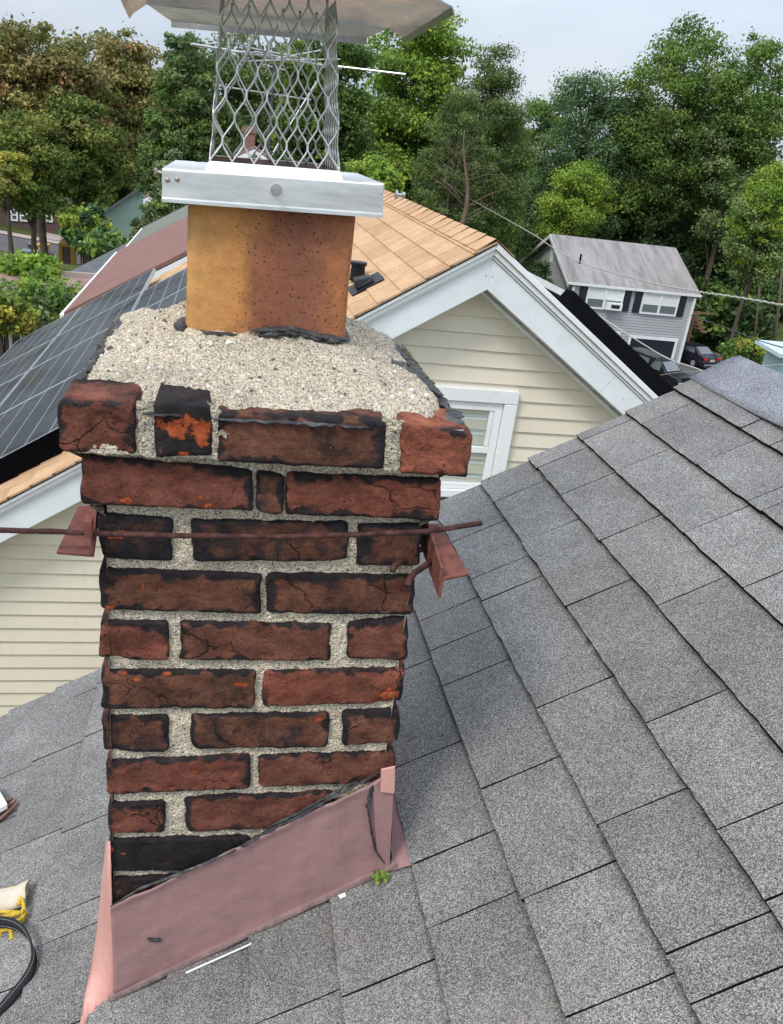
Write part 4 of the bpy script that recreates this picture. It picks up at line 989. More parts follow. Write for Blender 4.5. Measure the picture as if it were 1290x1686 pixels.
# roof vent on the tan slope
vt = empty('roof_vent', onP(600, 470, (-SL, 0, 1), PK[2]-SL*PK[0]), 'black plastic roof vent on the tan shingles right of the clay flue', 'roof vent')
cS = onP(606, 470, (-SL, 0, 1), PK[2]-SL*PK[0]); s_c = (PK[0]-cS[0])*math.hypot(1, SL)
mb = MB(); mb.slab([cl_pt(s_c-.10, cS[1]-.12, .014), cl_pt(s_c+.12, cS[1]-.12, .014), cl_pt(s_c+.12, cS[1]+.14, .014), cl_pt(s_c-.10, cS[1]+.14, .014)], (0, 0, .006)); mb.build('base_plate', M['black'], vt)
mb = MB(); mb.hexa([cl_pt(s_c+.08, cS[1]-.07, .02), cl_pt(s_c-.05, cS[1]-.07, .02), cl_pt(s_c-.05, cS[1]+.07, .02), cl_pt(s_c+.08, cS[1]+.07, .02)], [cl_pt(s_c+.06, cS[1]-.05, .08), cl_pt(s_c-.04, cS[1]-.05, .05), cl_pt(s_c-.04, cS[1]+.05, .05), cl_pt(s_c+.06, cS[1]+.05, .08)]); mb.build('vent_hood', M['black'], vt, bevel=.01)
pp = empty('vent_pipe', cl_pt(s_c+.1, cS[1]+.25, 0), 'black vent pipe stub on the tan roof just right of the clay flue', 'pipe')
a = onP(588, 462, (-SL, 0, 1), PK[2]-SL*PK[0]); mb = MB(); mb.tube([a, a+(0, 0, .10)], [.05, .045], 14); mb.tube([a+(0, 0, .1), a+(0, 0, .12)], .055, 14); mb.build('pipe', M['black'], pp)

# solar modules
def module(fn, s0, s1, y0, y1, h, label, group):
    root = empty('solar_panel', fn((s0+s1)/2, (y0+y1)/2, h), label, 'solar panel', group)
    mb = MB(); nn = 8; vs = []; cs = []
    for i in range(nn+1):
        for j in range(nn+1): u, v = i/nn, j/nn; vs.append(fn(s0+(s1-s0)*u, y0+(y1-y0)*v, h)); cs.append((u, v, 0, 1))
    W = nn+1; mb.add(vs, [(i*W+j, i*W+j+1, (i+1)*W+j+1, (i+1)*W+j) for i in range(nn) for j in range(nn)], cs); mb.build('cells', M['solar'], root)
    mb = MB(); f = .008
    for a0, a1, b0, b1 in ((s0, s0+f, y0, y1), (s1-f, s1, y0, y1), (s0+f, s1-f, y0, y0+f), (s0+f, s1-f, y1-f, y1)):
        q = [(a0, b0), (a1, b0), (a1, b1), (a0, b1)]; mb.hexa([fn(x, y, h-.04) for x, y in q], [fn(x, y, h+.002) for x, y in q])
    mb.build('frame', M['panel_frame'], root)
H = .15; rowsS = [(1.66, 2.66), (2.68, 3.71), (3.73, 4.62)]; colsY = [(4.06, 5.50), (5.52, 6.96), (6.98, 8.30), (8.32, 9.9)]
rl = ['upper row', 'middle row', 'lowest row']; cn = ['nearest the white rake', 'second from the white rake', 'third from the white rake', 'farthest from the white rake']
for ri, (s0, s1) in enumerate(rowsS):
    for ci, (y0, y1) in enumerate(colsY):
        if ri == 0 and ci == 3: continue
        module(cl_pt, s0, s1, y0, y1, H, 'dark solar panel in the %s of the tan roof, %s' % (rl[ri], cn[ci]), 'solar panels on the tan roof')
sk = MB()
for a, b, y0, y1 in ((1.66, 4.62, 4.045, 4.055),): sk.hexa([cl_pt(a, y0, .02), cl_pt(b, y0, .02), cl_pt(b, y1, .02), cl_pt(a, y1, .02)], [cl_pt(a, y0, H), cl_pt(b, y0, H), cl_pt(b, y1, H), cl_pt(a, y1, H)])
tag(sk.build('panel_skirt', M['panel_edge']), 'black skirt closing the gap below the solar panels on the tan roof', 'skirt')
s_ = .74
for k in range(3):
    for c_, (y0, y1) in enumerate(((4.2, 5.84), (5.86, 7.5))):
        if c_ and k: continue
        module(cr_pt, .74+k*.9, .74+k*.9+.88, y0, y1, .13, 'black panel beyond the white gable, %s down from the ridge%s' % (['first', 'second', 'third'][k], ', farther back' if c_ else ''), 'solar panels beyond the gable')
sk = MB(); sk.hexa([cr_pt(.62, 3.76, .0), cr_pt(.70, 4.185, .0), cr_pt(3.42, 4.185, .0), cr_pt(3.42, 3.76, .0)], [cr_pt(.66, 3.98, .132), cr_pt(.70, 4.185, .132), cr_pt(3.42, 4.185, .132), cr_pt(3.42, 3.98, .132)])
tag(sk.build('panel_skirt', M['panel_edge']), 'black skirt below the solar panels beyond the white gable peak', 'skirt')

# ================================================================== NEXT HOUSES IN THE ROW
def simple_house(name, label, xe, ze, slope, y0, y1, xr, roofm, wallm, zg=-8, gutter=True):
    h = empty(name, (xe, y0, zg), label, 'house'); zr0 = ze+slope*(xr-xe)
    mb = MB(); mb.slab([(xe, y0, ze), (xr, y0, zr0), (xr, y1, zr0), (xe, y1, ze)], (0, 0, -.06)); mb.slab([(xr, y0, zr0), (2*xr-xe, y0, ze), (2*xr-xe, y1, ze), (xr, y1, zr0)], (0, 0, -.06)); mb.build('roof', roofm, h)
    mb = MB(); mb.slab([(xe+.0, y0-.01, ze-.075), (xr, y0-.01, zr0-.075), (xr, y0-.01, zr0-.27), (xe, y0-.01, ze-.27)], (0, .03, 0)); mb.slab([(xr, y0-.01, zr0-.075), (2*xr-xe, y0-.01, ze-.075), (2*xr-xe, y0-.01, ze-.22), (xr, y0-.01, zr0-.22)], (0, .03, 0)); mb.build('rake_board', M['white'], h)
    mb = MB(); mb.slab([(xe+.35, y0+.25, zg), (2*xr-xe-.35, y0+.25, zg), (2*xr-xe-.35, y0+.25, ze+.05), (xr, y0+.25, zr0-.1), (xe+.35, y0+.25, ze+.05)], (0, y1-y0-.5, 0)); mb.build('wall', wallm, h)
    if gutter:
        mb = MB(); mb.slab([(xe-.055, y0-.03, ze-.03), (xe-.05, y0-.03, ze-.12), (xe-.01, y0-.03, ze-.13), (xe-.001, y0-.03, ze-.03)], (0, y1-y0, 0)); mb.build('gutter', M['white'], h)
    return h
bh = simple_house('brown_roof_house', 'house with reddish brown shingle roof and white gutter behind the solar panels', -2.27, -1.36, .60, 11.35, 17.6, 1.2, M['brownroof'], M['white'])
a = onY(102, 520, 10.9)
gh = simple_house('green_roof_house', 'house with grey-green shingle roof beyond the reddish brown roof', -2.30, -1.52, .60, 18.6, 23.3, .6, M['greenroof'], M['white'])
# TV antenna on the brown roof house
an = empty('tv_antenna', (.44, 12, 0), 'old aluminium TV antenna on a mast seen through the cap mesh', 'antenna')
mb = MB(); mb.tube([(.44, 12, -.1), (.46, 12, 2.3)], .02, 8); mb.build('mast', m_plain('dark_mast', (.10, .10, .11), .5, .6), an)
mb = MB(); A0, A1 = onY(315, 72, 11.2), onY(562, 112, 12.6); mb.tube([A0, A1], .016, 8); mb.tube([onY(550, 108, 12.0), onY(668, 122, 11.6)], .012, 8); mb.build('boom', M['alu'], an)
for q in (((395, 75), (520, 100), 11.4, 12.3), ((370, 84), (470, 88), 11.3, 12.2), ((400, 100), (560, 97), 11.6, 12.4), ((420, 84), (540, 112), 11.7, 12.5), ((455, 96), (530, 82), 11.7, 12.5), ((360, 141), (512, 164), 11.6, 12.3), ((450, 250), (524, 130), 11.9, 12.1), ((430, 105), (470, 115), 12, 12.4)):
    mb = MB(); mb.tube([onY(*q[0], q[2]), onY(*q[1], q[3])], .009, 6); mb.build('element', M['alu'], an)
# a far brick chimney on its roof
fc = simple_house('distant_house', 'far pinkish roof with a small brick chimney seen through the cap mesh', -3.2, -1.6, .55, 33, 40, .75, M['pinkroof'], M['white'], gutter=False)
mb = MB(); mb.box((.30, 34, .1), (.78, 34.5, 1.22)); mb.box((.26, 33.96, 1.0), (.82, 34.54, 1.14)); mb.build('chimney', m_plain('far_orange_brick', (.24, .13, .10), .9), fc, bevel=.01)

# ================================================================== GROUND AND FAR LEFT
def gz(x, y): return -8.0 - .095*max(-25, min(45, x)) + .25*math.sin(x*.07+1)*math.sin(y*.05)
mb = MB(); gxs = list(np.linspace(-60, 90, 76)); gys = list(np.linspace(-20, 120, 71)); gxs = [-1500, -400, -150]+gxs+[160, 400, 1500]; gys = [-300, -80]+gys+[200, 500, 2000]
vs = [(x, y, gz(x, y)) for y in gys for x in gxs]; W = len(gxs); mb.add(vs, [(j*W+i, j*W+i+1, (j+1)*W+i+1, (j+1)*W+i) for j in range(len(gys)-1) for i in range(W-1)])
tag(mb.build('ground', M['ground'], smooth=True), kind='structure')
def patch(name, x0, x1, y0, y1, mat, h=.03, kind='structure'):
    mb = MB(); n1, n2 = max(2, int((x1-x0)/2)), max(2, int((y1-y0)/2)); vs = [(x0+(x1-x0)*i/n1, y0+(y1-y0)*j/n2, gz(x0+(x1-x0)*i/n1, y0+(y1-y0)*j/n2)+h) for j in range(n2+1) for i in range(n1+1)]
    W = n1+1; mb.add(vs, [(j*W+i, j*W+i+1, (j+1)*W+i+1, (j+1)*W+i) for j in range(n2) for i in range(n1)]); return tag(mb.build(name, mat), kind=kind)
patch('street', -40, -4, 50.5, 56, M['asphalt'], .03); patch('pavement', -40, -4, 56.2, 57.4, M['concrete'], .05); patch('garden_path', -11.9, -10.6, 57.5, 62, M['concrete'], .06)
patch('driveway', 24, 46, 38, 64, M['asphalt'], .10)
# far left brick house
k = 61/46.
bk = empty('brick_house', (-14, 60, -7), 'brown brick house with white windows under the autumn tree at far left', 'house')
def sc45(v): return CAM + (np.array(v)-CAM)*k
x1 = sc45((-7.97, 45, 0))[0]; zt_ = sc45((0, 45, -3.2))[2]; yw = 60
mb = MB(); mb.box((-24, yw, -7.6), (x1, yw+8, zt_)); mb.build('wall', M['farbrick'], bk)
mb = MB(); mb.slab([(-24.5, yw-.5, zt_), (x1+.4, yw-.5, zt_), (x1+.4, yw+4, zt_+2.2), (-24.5, yw+4, zt_+2.2)], (0, 0, .12)); mb.slab([(-24.5, yw+4, zt_+2.2), (x1+.4, yw+4, zt_+2.2), (x1+.4, yw+8.5, zt_), (-24.5, yw+8.5, zt_)], (0, 0, .12)); mb.build('roof', M['darkroof'], bk)
for w4 in ((17, 343, 30, 364), (32, 344, 46, 365), (75, 347, 87, 366)):
    a, b = onY(w4[0], w4[1], yw-.05), onY(w4[2], w4[3], yw-.05); mb = MB(); x0, x2, z0, z2 = a[0], b[0], b[2], a[2]; f = .09
    for q in ((x0, z0, x0+f, z2), (x2-f, z0, x2, z2), (x0+f, z2-f, x2-f, z2), (x0+f, z0, x2-f, z0+f), (x0+f, (z0+z2)/2-.04, x2-f, (z0+z2)/2+.04)): mb.box((q[0], yw-.08, q[1]), (q[2], yw-.003, q[3]))
    wi = mb.build('window', M['white'], bk); mb = MB(); mb.box((x0+f, yw-.03, z0+f), (x2-f, yw-.004, z2-f)); mb.build('pane', M['glass'], wi)
a, b = onY(18, 376, yw-.3), onY(48, 384, yw-.3); mb = MB()
for q in range(3): mb.box((a[0], yw-.5-.3*q, b[2]-.1-q*.16), (b[0]+.2, yw-.2-.3*q, b[2]+.05-q*.16))
mb.build('step', M['concrete'], bk)
# pale blue house behind the autumn tree
ph = empty('pale_blue_house', (-16, 72, -7), 'pale blue gabled house glimpsed through the autumn tree crown', 'house')
a, b, c = onY(2, 285, 72), onY(72, 290, 72), onY(30, 242, 72)
mb = MB(); mb.slab([(a[0], 72, -7), (b[0], 72, -7), b, c, a], (0, 8, 0)); mb.build('wall', M['paleblue'], ph); mb = MB(); mb.slab([a+(-.4, -.3, -.1), c+(0, -.3, .2), c+(0, -.3, .4), a+(-.4, -.3, .1)], (0, 9, 0)); mb.slab([c+(0, -.3, .2), b+(.4, -.3, -.1), b+(.4, -.3, .1), c+(0, -.3, .4)], (0, 9, 0)); mb.build('roof', M['darkroof'], ph)
# mint gable house
Ym = 45; mh = empty('mint_house', (-6, Ym, -7), 'mint green gabled house with pale grey roof edge left of the chimney cap', 'house')
l, p_, r_ = onY(166, 358, Ym), onY(262, 292, Ym), onY(330, 330, Ym)
mb = MB(); mb.slab([(l[0], Ym, -8), (r_[0], Ym, -8), r_, p_, l], (0, 7, 0)); mb.build('wall', M['mint'], mh)
for a, b in ((l, p_), (p_, r_)):
    d = (b-a)/np.linalg.norm(b-a); mb = MB(); mb.slab([a-d*.4+(0, -.35, .02), b+(0, -.35, .02), b+(0, -.35, .2), a-d*.4+(0, -.35, .2)], (0, 8, 0)); mb.build('roof', m_plain('pale_grey_roof', (.32, .34, .36), .8), mh)
mb = MB(); mb.tube([(l[0]+.1, Ym-.1, l[2]-.2), (l[0]+.1, Ym-.1, -7.6)], .06, 8); mb.build('downpipe', M['white'], mh)
# dark grey garage roof and the long pinkish flat roof
Yd = 24; dg = empty('dark_roof_shed', (-4, Yd, -8), 'low building with dark grey shingle roof between bushes and the brown roof', 'shed')
A_, B_, C_ = onY(104, 452, Yd), onY(150, 425, Yd+3), onY(228, 392, Yd+7); D_ = onY(200, 462, Yd)
mb = MB(); mb.add([A_, D_+(1.5, 0, -.1), C_+(1.6, 1, -.3), B_+(.9, 3, .25), A_+(0, 0, -.12), D_+(1.5, 0, -.22)], [(0, 1, 3), (1, 2, 3), (4, 5, 1, 0)]); mb.add([A_, B_+(.9, 3, .25), A_+(-.2, 4, -.8)], [(0, 1, 2)]); mb.build('roof', M['darkroof'], dg)
mb = MB(); mb.box((A_[0]+.4, Yd+.3, -8), (D_[0]+1.2, Yd+5, A_[2]-.25)); mb.build('wall', M['white'], dg)
Yp = 17; fg = empty('flat_roof_garage', (-6, Yp, -8), 'long garage with pinkish brown low roof and pale edge behind the vine bushes', 'garage')
a, b = onY(-120, 438, Yp+4), onY(185, 460, Yp+4); c, d = onY(-120, 560, Yp), onY(185, 560, Yp)
mb = MB(); mb.slab([np.array([a[0], Yp+4, a[2]]), np.array([b[0], Yp+4, b[2]]), np.array([b[0], Yp, c[2]+.3]), np.array([a[0], Yp, c[2]+.3])], (0, 0, -.15)); mb.build('roof', M['pinkroof'], fg)
mb = MB(); mb.slab([a+(0, .01, .10), b+(0, .01, .10), b+(0, .01, -.12), a+(0, .01, -.12)], (0, .12, 0)); mb.build('parapet_edge', M['concrete'], fg)
mb = MB(); mb.box((a[0]+.2, Yp+.3, -8), (b[0]-.2, Yp+3.8, c[2]-.0)); mb.build('wall', M['farbrick'], fg)
wp = empty('white_shed', (-4, 12, -8), 'white clapboard shed corner under the yellow-green bush at the left edge', 'shed')
a, b, c = onY(-70, 548, 11.5), onY(17, 540, 11.5), onY(18, 600, 11.5)
mb = MB(); mb.box((a[0], 11.5, -8), (b[0], 12.1, b[2])); mb.build('wall', m_plain('shaded_white_boards', (.55, .57, .58), .6), wp)
mb = MB(); mb.box((b[0]-.10, 11.47, -8), (b[0]+.02, 11.56, b[2]-.004)); mb.box((b[0]-.5, 11.47, -8), (b[0]-.42, 11.56, b[2]-.004)); mb.build('corner_board', M['white'], wp)
mb = MB(); mb.slab([(a[0], 11.3, b[2]+.0), (b[0]+.15, 11.3, b[2]), (b[0]+.15, 12.2, b[2]+.05), (a[0], 12.2, b[2]+.05)], (0, 0, .06)); mb.build('roof', M['darkroof'], wp)

# ---------------- cars
def car(name, label, loc, rz, paint, L_=4.6, Wd=1.82, Ht=1.5, suv=False, group='parked cars'):
    root = empty(name, loc, label, 'car', group); 
    def part(nm, mb, mat, par=None, **k):
        o = mb.build(nm, mat, None, **k); o.parent = par or root; return o
    # side profile (x forward), lofted across the width with tumblehome
    if suv: prof_ = [(-2.25, .35), (-2.3, .75), (-2.25, 1.05), (-2.1, 1.6), (-1.7, Ht), (.1, Ht), (.55, Ht-.12), (1.15, 1.08), (2.1, .98), (2.28, .75), (2.3, .4)]
    else: prof_ = [(-2.25, .35), (-2.3, .6), (-2.2, .98), (-1.7, 1.06), (-1.0, Ht-.04), (-.5, Ht), (.3, Ht-.03), (1.15, 1.0), (2.05, .85), (2.28, .62), (2.3, .35)]
    top = [(x, z) for x, z in prof_]; mb = MB(); secs = [-1, -.92, -.6, 0, .6, .92, 1]; vs = []
    for s_ in secs:
        for x, z in top:
            inw = (max(0, z-.95)/(Ht-.95))*.22*abs(s_)
            vs.append((x*(1-.03*abs(s_)**3), s_*(Wd/2)-math.copysign(inw, s_)*(abs(s_) > .01), z-(.05 if abs(s_) == 1 else 0)*(z > .9)))
    W = len(top); n = len(secs)
    fs = [(j*W+i, j*W+i+1, (j+1)*W+i+1, (j+1)*W+i) for j in range(n-1) for i in range(W-1)] + [(j*W, (j+1)*W, (j+1)*W+W-1, j*W+W-1) for j in range(n-1)] + [tuple(range(W)), tuple(range((n-1)*W, n*W))[::-1]]
    mb.add(vs, fs); body = part('body', mb, paint, bevel=.03, smooth=False)
    gl = M['glass']
    # glazing panels slightly proud of the body
    def pan(nm, q, mat):
        m2 = MB(); m2.slab(q, (0, 0, .012)); part(nm, m2, mat)
    zw = 1.02
    if suv:
        pan('rear_window', [(-2.235, -.62, 1.12), (-2.235, .62, 1.12), (-2.13, .56, 1.56), (-2.13, -.56, 1.56)], gl); pan('windscreen', [(.62, -.6, Ht-.12), (.62, .6, Ht-.12), (1.14, .68, 1.11), (1.14, -.68, 1.11)], M['glassp'])
    else:
        pan('rear_window', [(-1.66, -.62, 1.09), (-1.66, .62, 1.09), (-1.03, .54, Ht-.05), (-1.03, -.54, Ht-.05)], gl); pan('windscreen', [(.36, -.58, Ht-.03), (.36, .58, Ht-.03), (1.10, .66, 1.04), (1.10, -.66, 1.04)], M['glassp'])
    for s_ in (-1, 1):
        yb, yt = s_*(Wd/2+.006), s_*(Wd/2-.15); x0 = -1.95 if suv else -1.35
        for xa_, xb_ in ((x0, -.15), (-.08, .75)):
            m2 = MB(); m2.slab([(xa_+.05, yb-s_*.03, 1.06), (xb_, yb-s_*.03, 1.06), (xb_-.05, yt+s_*.01, Ht-.12), (xa_+.3, yt+s_*.01, Ht-.12)], (0, s_*.012, 0)); part('side_window', m2, gl)
    for x in (-1.4, 1.42):
        for s_ in (-1, 1):
            m2 = MB(); y0, y1 = s_*(Wd/2-.2), s_*(Wd/2+.015); m2.tube([(x, y0, .34), (x, y1, .34)], .34, 20); ty = part('wheel', m2, M['black'], bevel=.03)
            m2 = MB(); m2.tube([(x, y1-s_*.01, .34), (x, y1+s_*.015, .34)], .21, 16); part('rim', m2, M['alu'], ty)
    for s_ in (-1, 1):
        m2 = MB(); m2.box((-2.315, s_*.68-.17, .78), (-2.22, s_*.68+.17, .93)); part('tail_light', m2, m_plain('red_lamp', (.55, .02, .03), .3), bevel=.02)
        m2 = MB(); m2.box((2.16, s_*.66-.2, .66), (2.285, s_*.66+.2, .78)); part('headlight', m2, M['alu'], bevel=.02)
    m2 = MB(); m2.box((-2.325, -.22, .68), (-2.28, .22, .84)); part('number_plate', m2, m_plain('pale_plate', (.62, .55, .35), .5))
    m2 = MB(); m2.box((-2.32, -.7, .40), (-2.26, .7, .48)); part('bumper_trim', m2, M['alu'])
    root.rotation_euler = (0, -math.atan(.095)*math.cos(rz)*-1, rz)
    return root
paintk = m_plain('black_car_paint', (.012, .012, .018), .15, .2, .05, spec=.6)
p1 = np.array([31.8, 46.0, 0]); p1[2] = gz(*p1[:2])+.1
k0 = onZ(1075, 628, gz(28, 47)+.6)
car('parked_suv', 'black car parked nose out in front of the dark garage door', (k0[0]+.4, k0[1]+.6, gz(k0[0], k0[1])+.1), math.radians(-62), paintk, Ht=1.66, suv=True)
k1 = onZ(1138, 592, gz(35, 52)+.7)
car('parked_sedan', 'dark sedan with red tail lights parked right of the grey house', (k1[0]+.6, k1[1]+1.5, gz(k1[0]+.6, k1[1]+1.5)+.1), math.radians(108), m_plain('dark_navy_paint', (.014, .012, .025), .15, .2, .05, spec=.6))
def tub(name, label, cat, px, py, wpx, hpx, Y, col):
    c = onY(px, py, Y); w_ = wpx/F_PX*(Y+1)/2; h_ = hpx/F_PX*(Y+1); r_ = empty(name, c, label, cat)
    mb = MB(); mb.hexa([c+(-w_*.85, -.3, 0), c+(w_*.85, -.3, 0), c+(w_*.85, .3, 0), c+(-w_*.85, .3, 0)], [c+(-w_, -.36, h_), c+(w_, -.36, h_), c+(w_, .36, h_), c+(-w_, .36, h_)])
    for k_ in (-.5, 0, .5): mb.box(c+(k_*w_-.05, -.40, .05), c+(k_*w_+.05, -.36, h_-.05))
    m_ = m_plain(name+'_plastic', col, .5); mb.build('body', m_, r_, bevel=.03)
    mb = MB(); mb.box(c+(-w_*1.08, -.42, h_), c+(w_*1.08, .42, h_+.09)); mb.build('lid', m_, r_, bevel=.02)
tub('storage_bin', 'blue-grey lidded bin by the street at far left', 'bin', 50, 427, 22, 11, 46, (.16, .20, .26))
tub('storage_bin', 'dark grey lidded bin beside the yellow crate at far left', 'bin', 55, 412, 13, 8, 52, (.12, .12, .13))
tub('crate', 'yellow crate beside the dark grey bin at far left', 'crate', 72, 413, 15, 8, 52, (.60, .38, .03))
c = onY(112, 434, 40); root = empty('playhouse', c, 'tall yellow panel with a dark opening beside the bushes at far left', 'playhouse'); ym = m_plain('yellow_plastic', (.34, .19, .03), .6)
mb = MB(); mb.box(c+(-.35, -.2, 0), c+(-.2, .4, .75)); mb.box(c+(.15, -.2, 0), c+(.32, .4, .75)); mb.box(c+(-.35, -.2, .752), c+(.32, .4, .9)); mb.build('frame', ym, root, bevel=.02)
mb = MB(); mb.box(c+(-.198, -.1, 0), c+(.148, .3, .74)); mb.build('opening', M['bark'], root)

# ================================================================== GREY HOUSE (right)
YG = 54.7; gb_ = gz(28, 54)
gr = empty('grey_house', (28, YG, -11.2), 'grey two-storey house with navy shutters and open garage at the right', 'house')
def G(px, py, Y=YG): return onY(px, py, Y)
eL, eR = G(943, 466), G(1150, 489); xL, xR = eL[0]+.25, G(1147, 491)[0]-.05; ze = (eL[2]+eR[2])/2
zbase = -12.2; ridge_y = 60.1; back_y = 65.3; zrdg = -3.4
mb = MB(); mb.box((xL, YG+.3, zbase), (xR, back_y-.3, ze)); mb.slab([(xL, YG+.3, ze), (xL, back_y-.3, ze), (xL, ridge_y, zrdg-.25)], (.2, 0, 0)); mb.slab([(xR, YG+.3, ze), (xR, back_y-.3, ze), (xR, ridge_y, zrdg-.25)], (-.2, 0, 0)); mb.build('wall', M['greysiding'], gr)
mb = MB(); z = zbase
while z < ze-.15: mb.add([(xL-.03, YG+.26, z), (xR+.03, YG+.26, z), (xR+.01, YG+.295, z+.19), (xL-.01, YG+.295, z+.19), (xR+.03, back_y, z), (xR+.01, back_y, z+.19), (xL-.03, back_y, z), (xL-.01, back_y, z+.19), (xL, YG+.3, z), (xR, YG+.3, z)], [(0, 1, 2, 3), (1, 4, 5, 2), (6, 0, 3, 7), (8, 9, 1, 0)]); z += .19
mb.build('siding', M['greysiding'], gr)
xo, x2 = xL-.45, xR+.45
mb = MB(); mb.slab([(xo, YG+.13, ze+.09), (x2, YG+.13, ze+.09), (x2, ridge_y, zrdg), (xo, ridge_y, zrdg)], (0, 0, -.12)); mb.slab([(xo, ridge_y, zrdg), (x2, ridge_y, zrdg), (x2, back_y+.3, ze+.05), (xo, back_y+.3, ze+.05)], (0, 0, -.12)); mb.build('roof', M['greyroof'], gr)
mb = MB()
mb.box((xo-.02, YG+.02, ze-.06), (x2+.02, YG+.127, ze+.09)); mb.build('gutter', M['white'], gr)
for xx in (xo-.04, x2+.003):
    mb = MB(); mb.slab([(xx, YG+.13, ze+.02), (xx, ridge_y, zrdg-.03), (xx, ridge_y, zrdg-.3), (xx, YG+.13, ze-.24)], (.037, 0, 0)); mb.slab([(xx, ridge_y, zrdg-.03), (xx, back_y+.3, ze-.02), (xx, back_y+.3, ze-.28), (xx, ridge_y, zrdg-.3)], (.037, 0, 0)); mb.build('rake_board', M['white'], gr)
mb = MB(); mb.box((xR-.02, YG+.1, zbase), (xR+.14, YG+.255, ze-.17)); mb.build('corner_board', M['white'], gr)
mb = MB(); mb.box((xL-.1, YG+.15, zbase), (xL+.06, YG+.255, ze-.17)); mb.build('corner_board', M['white'], gr)
def gwin(a, b, ac=False):
    p, q = G(*a, YG+.2), G(*b, YG+.2); x0, x1, z1, z0 = p[0], q[0], p[2], q[2]; f = .12; Y0, Y1 = YG+.13, YG+.258
    mb = MB()
    xm = (x0+x1)/2
    for c in ((x0, z0, x0+f, z1), (x1-f, z0, x1, z1), (xm-f*.7, z0+f, xm+f*.7, z1-f), (x0+f, z1-f, x1-f, z1), (x0+f, z0, x1-f, z0+f)): mb.box((c[0], Y0, c[1]), (c[2], Y1, c[3]))
    o = mb.build('window', M['white'], gr)
    mb = MB(); zm = (z0+z1)/2-.05
    for u0, u1 in ((x0+f, xm-f*.7), (xm+f*.7, x1-f)): mb.box((u0+.003, Y0+.03, zm-.04), (u1-.003, Y1, zm+.04))
    mb.build('sash', M['white'], o)
    mb = MB(); mb.box((x0+f, Y0+.05, z0+f), (x1-f, Y1, zm-.045)); mb.build('pane', M['glassp'], o)
    mb = MB(); mb.box((x0+f, Y0+.05, zm+.045), (x1-f, Y1, z1-f)); mb.build('pane', M['blind'], o)
    if ac:
        mb = MB(); mb.box((xm+f, Y0-.35, z0+f*.6), (x1-f, Y0+.04, z0+.55)); u = mb.build('air_conditioner', M['white'], o); mb = MB(); mb.box((xm+f+.3, Y0-.36, z0+.2), (x1-f-.2, Y0-.352, z0+.45)); mb.build('grille', M['navy'], u)
        u.parent = gr; u.matrix_parent_inverse = Matrix.Translation(gr.location).inverted()
    for s_ in (0, 1):
        xa_ = x0-.56 if s_ == 0 else x1+.06; mb = MB(); mb.box((xa_, YG+.17, z0+.02), (xa_+.50, YG+.258, z1-.02))
        n_ = 9
        for k in range(n_): zz = z0+.1+(z1-z0-.2)*k/n_; mb.hexa([(xa_+.06, YG+.150, zz), (xa_+.44, YG+.150, zz), (xa_+.44, YG+.169, zz), (xa_+.06, YG+.169, zz)], [(xa_+.06, YG+.163, zz+.1), (xa_+.44, YG+.163, zz+.1), (xa_+.44, YG+.169, zz+.1), (xa_+.06, YG+.169, zz+.1)])
        mb.build('shutter', M['navy'], gr)
gwin((970, 470), (1022, 512), True); gwin((1061, 480), (1112, 521))
# garage opening with trim, small window
a, b = G(1037, 552, YG+.2), G(1100, 605, YG+.2); f = .16
mb = MB(); mb.box((a[0], YG+.14, a[2]-f), (b[0]+.25, YG+.258, a[2]+.06)); mb.box((a[0], YG+.14, zbase), (a[0]+f, YG+.258, a[2]-f-.003)); mb.box((b[0]+.25-f*1.2, YG+.14, zbase), (b[0]+.25, YG+.258, a[2]-f-.003)); dr = mb.build('garage_door', M['white'], gr)
mb = MB(); mb.box((a[0]+f, YG+.2, zbase), (b[0]+.25-f*1.2, YG+.257, a[2]-f)); mb.build('opening', M['navy'], dr)
a, b = G(1003, 545, YG+.2), G(1018, 556, YG+.2); mb = MB(); mb.box((a[0]-.3, YG+.15, b[2]-.8), (b[0]+.1, YG+.258, a[2])); o = mb.build('window', M['white'], gr); mb = MB(); mb.box((a[0]-.2, YG+.142, b[2]-.7), (b[0], YG+.149, a[2]-.12)); mb.build('pane', M['glass'], o)
a = G(903, 401, 60); mb = MB(); mb.box((xL-.04, 59.8, -5.4), (xL-.005, 60.4, -4.4)); mb.build('gable_vent', M['white'], gr)
a = G(948, 440); mb = MB(); q = np.array([G(948, 440)[0], 57., 0]); zz = ze+.05+(zrdg-ze)*(57-YG)/(ridge_y-YG); mb.tube([(q[0]+1.2, 57, zz-.1), (q[0]+1.2, 57, zz+.6)], .07, 10); mb.build('vent_pipe', M['panel_edge'], gr)
# timber stair at right of the house
mb = MB(); c = onY(1148, 520, 57)
for k in range(5): mb.box(c+(k*.25-.3, 0, -.3*k), c+(k*.25+.2, 1.6, -.3*k+.12))
mb.box(c+(-.3, -.05, .2), c+(1.3, .05, .32)); mb.slab([c+(-.3, -.05, .1), c+(-.1, -.05, .1), c+(-.1, -.05, -2.2), c+(-.3, -.05, -2.2)], (0, .1, 0))
mb.build('timber_stair', m_plain('brown_timber', (.22, .12, .07), .8), gr)
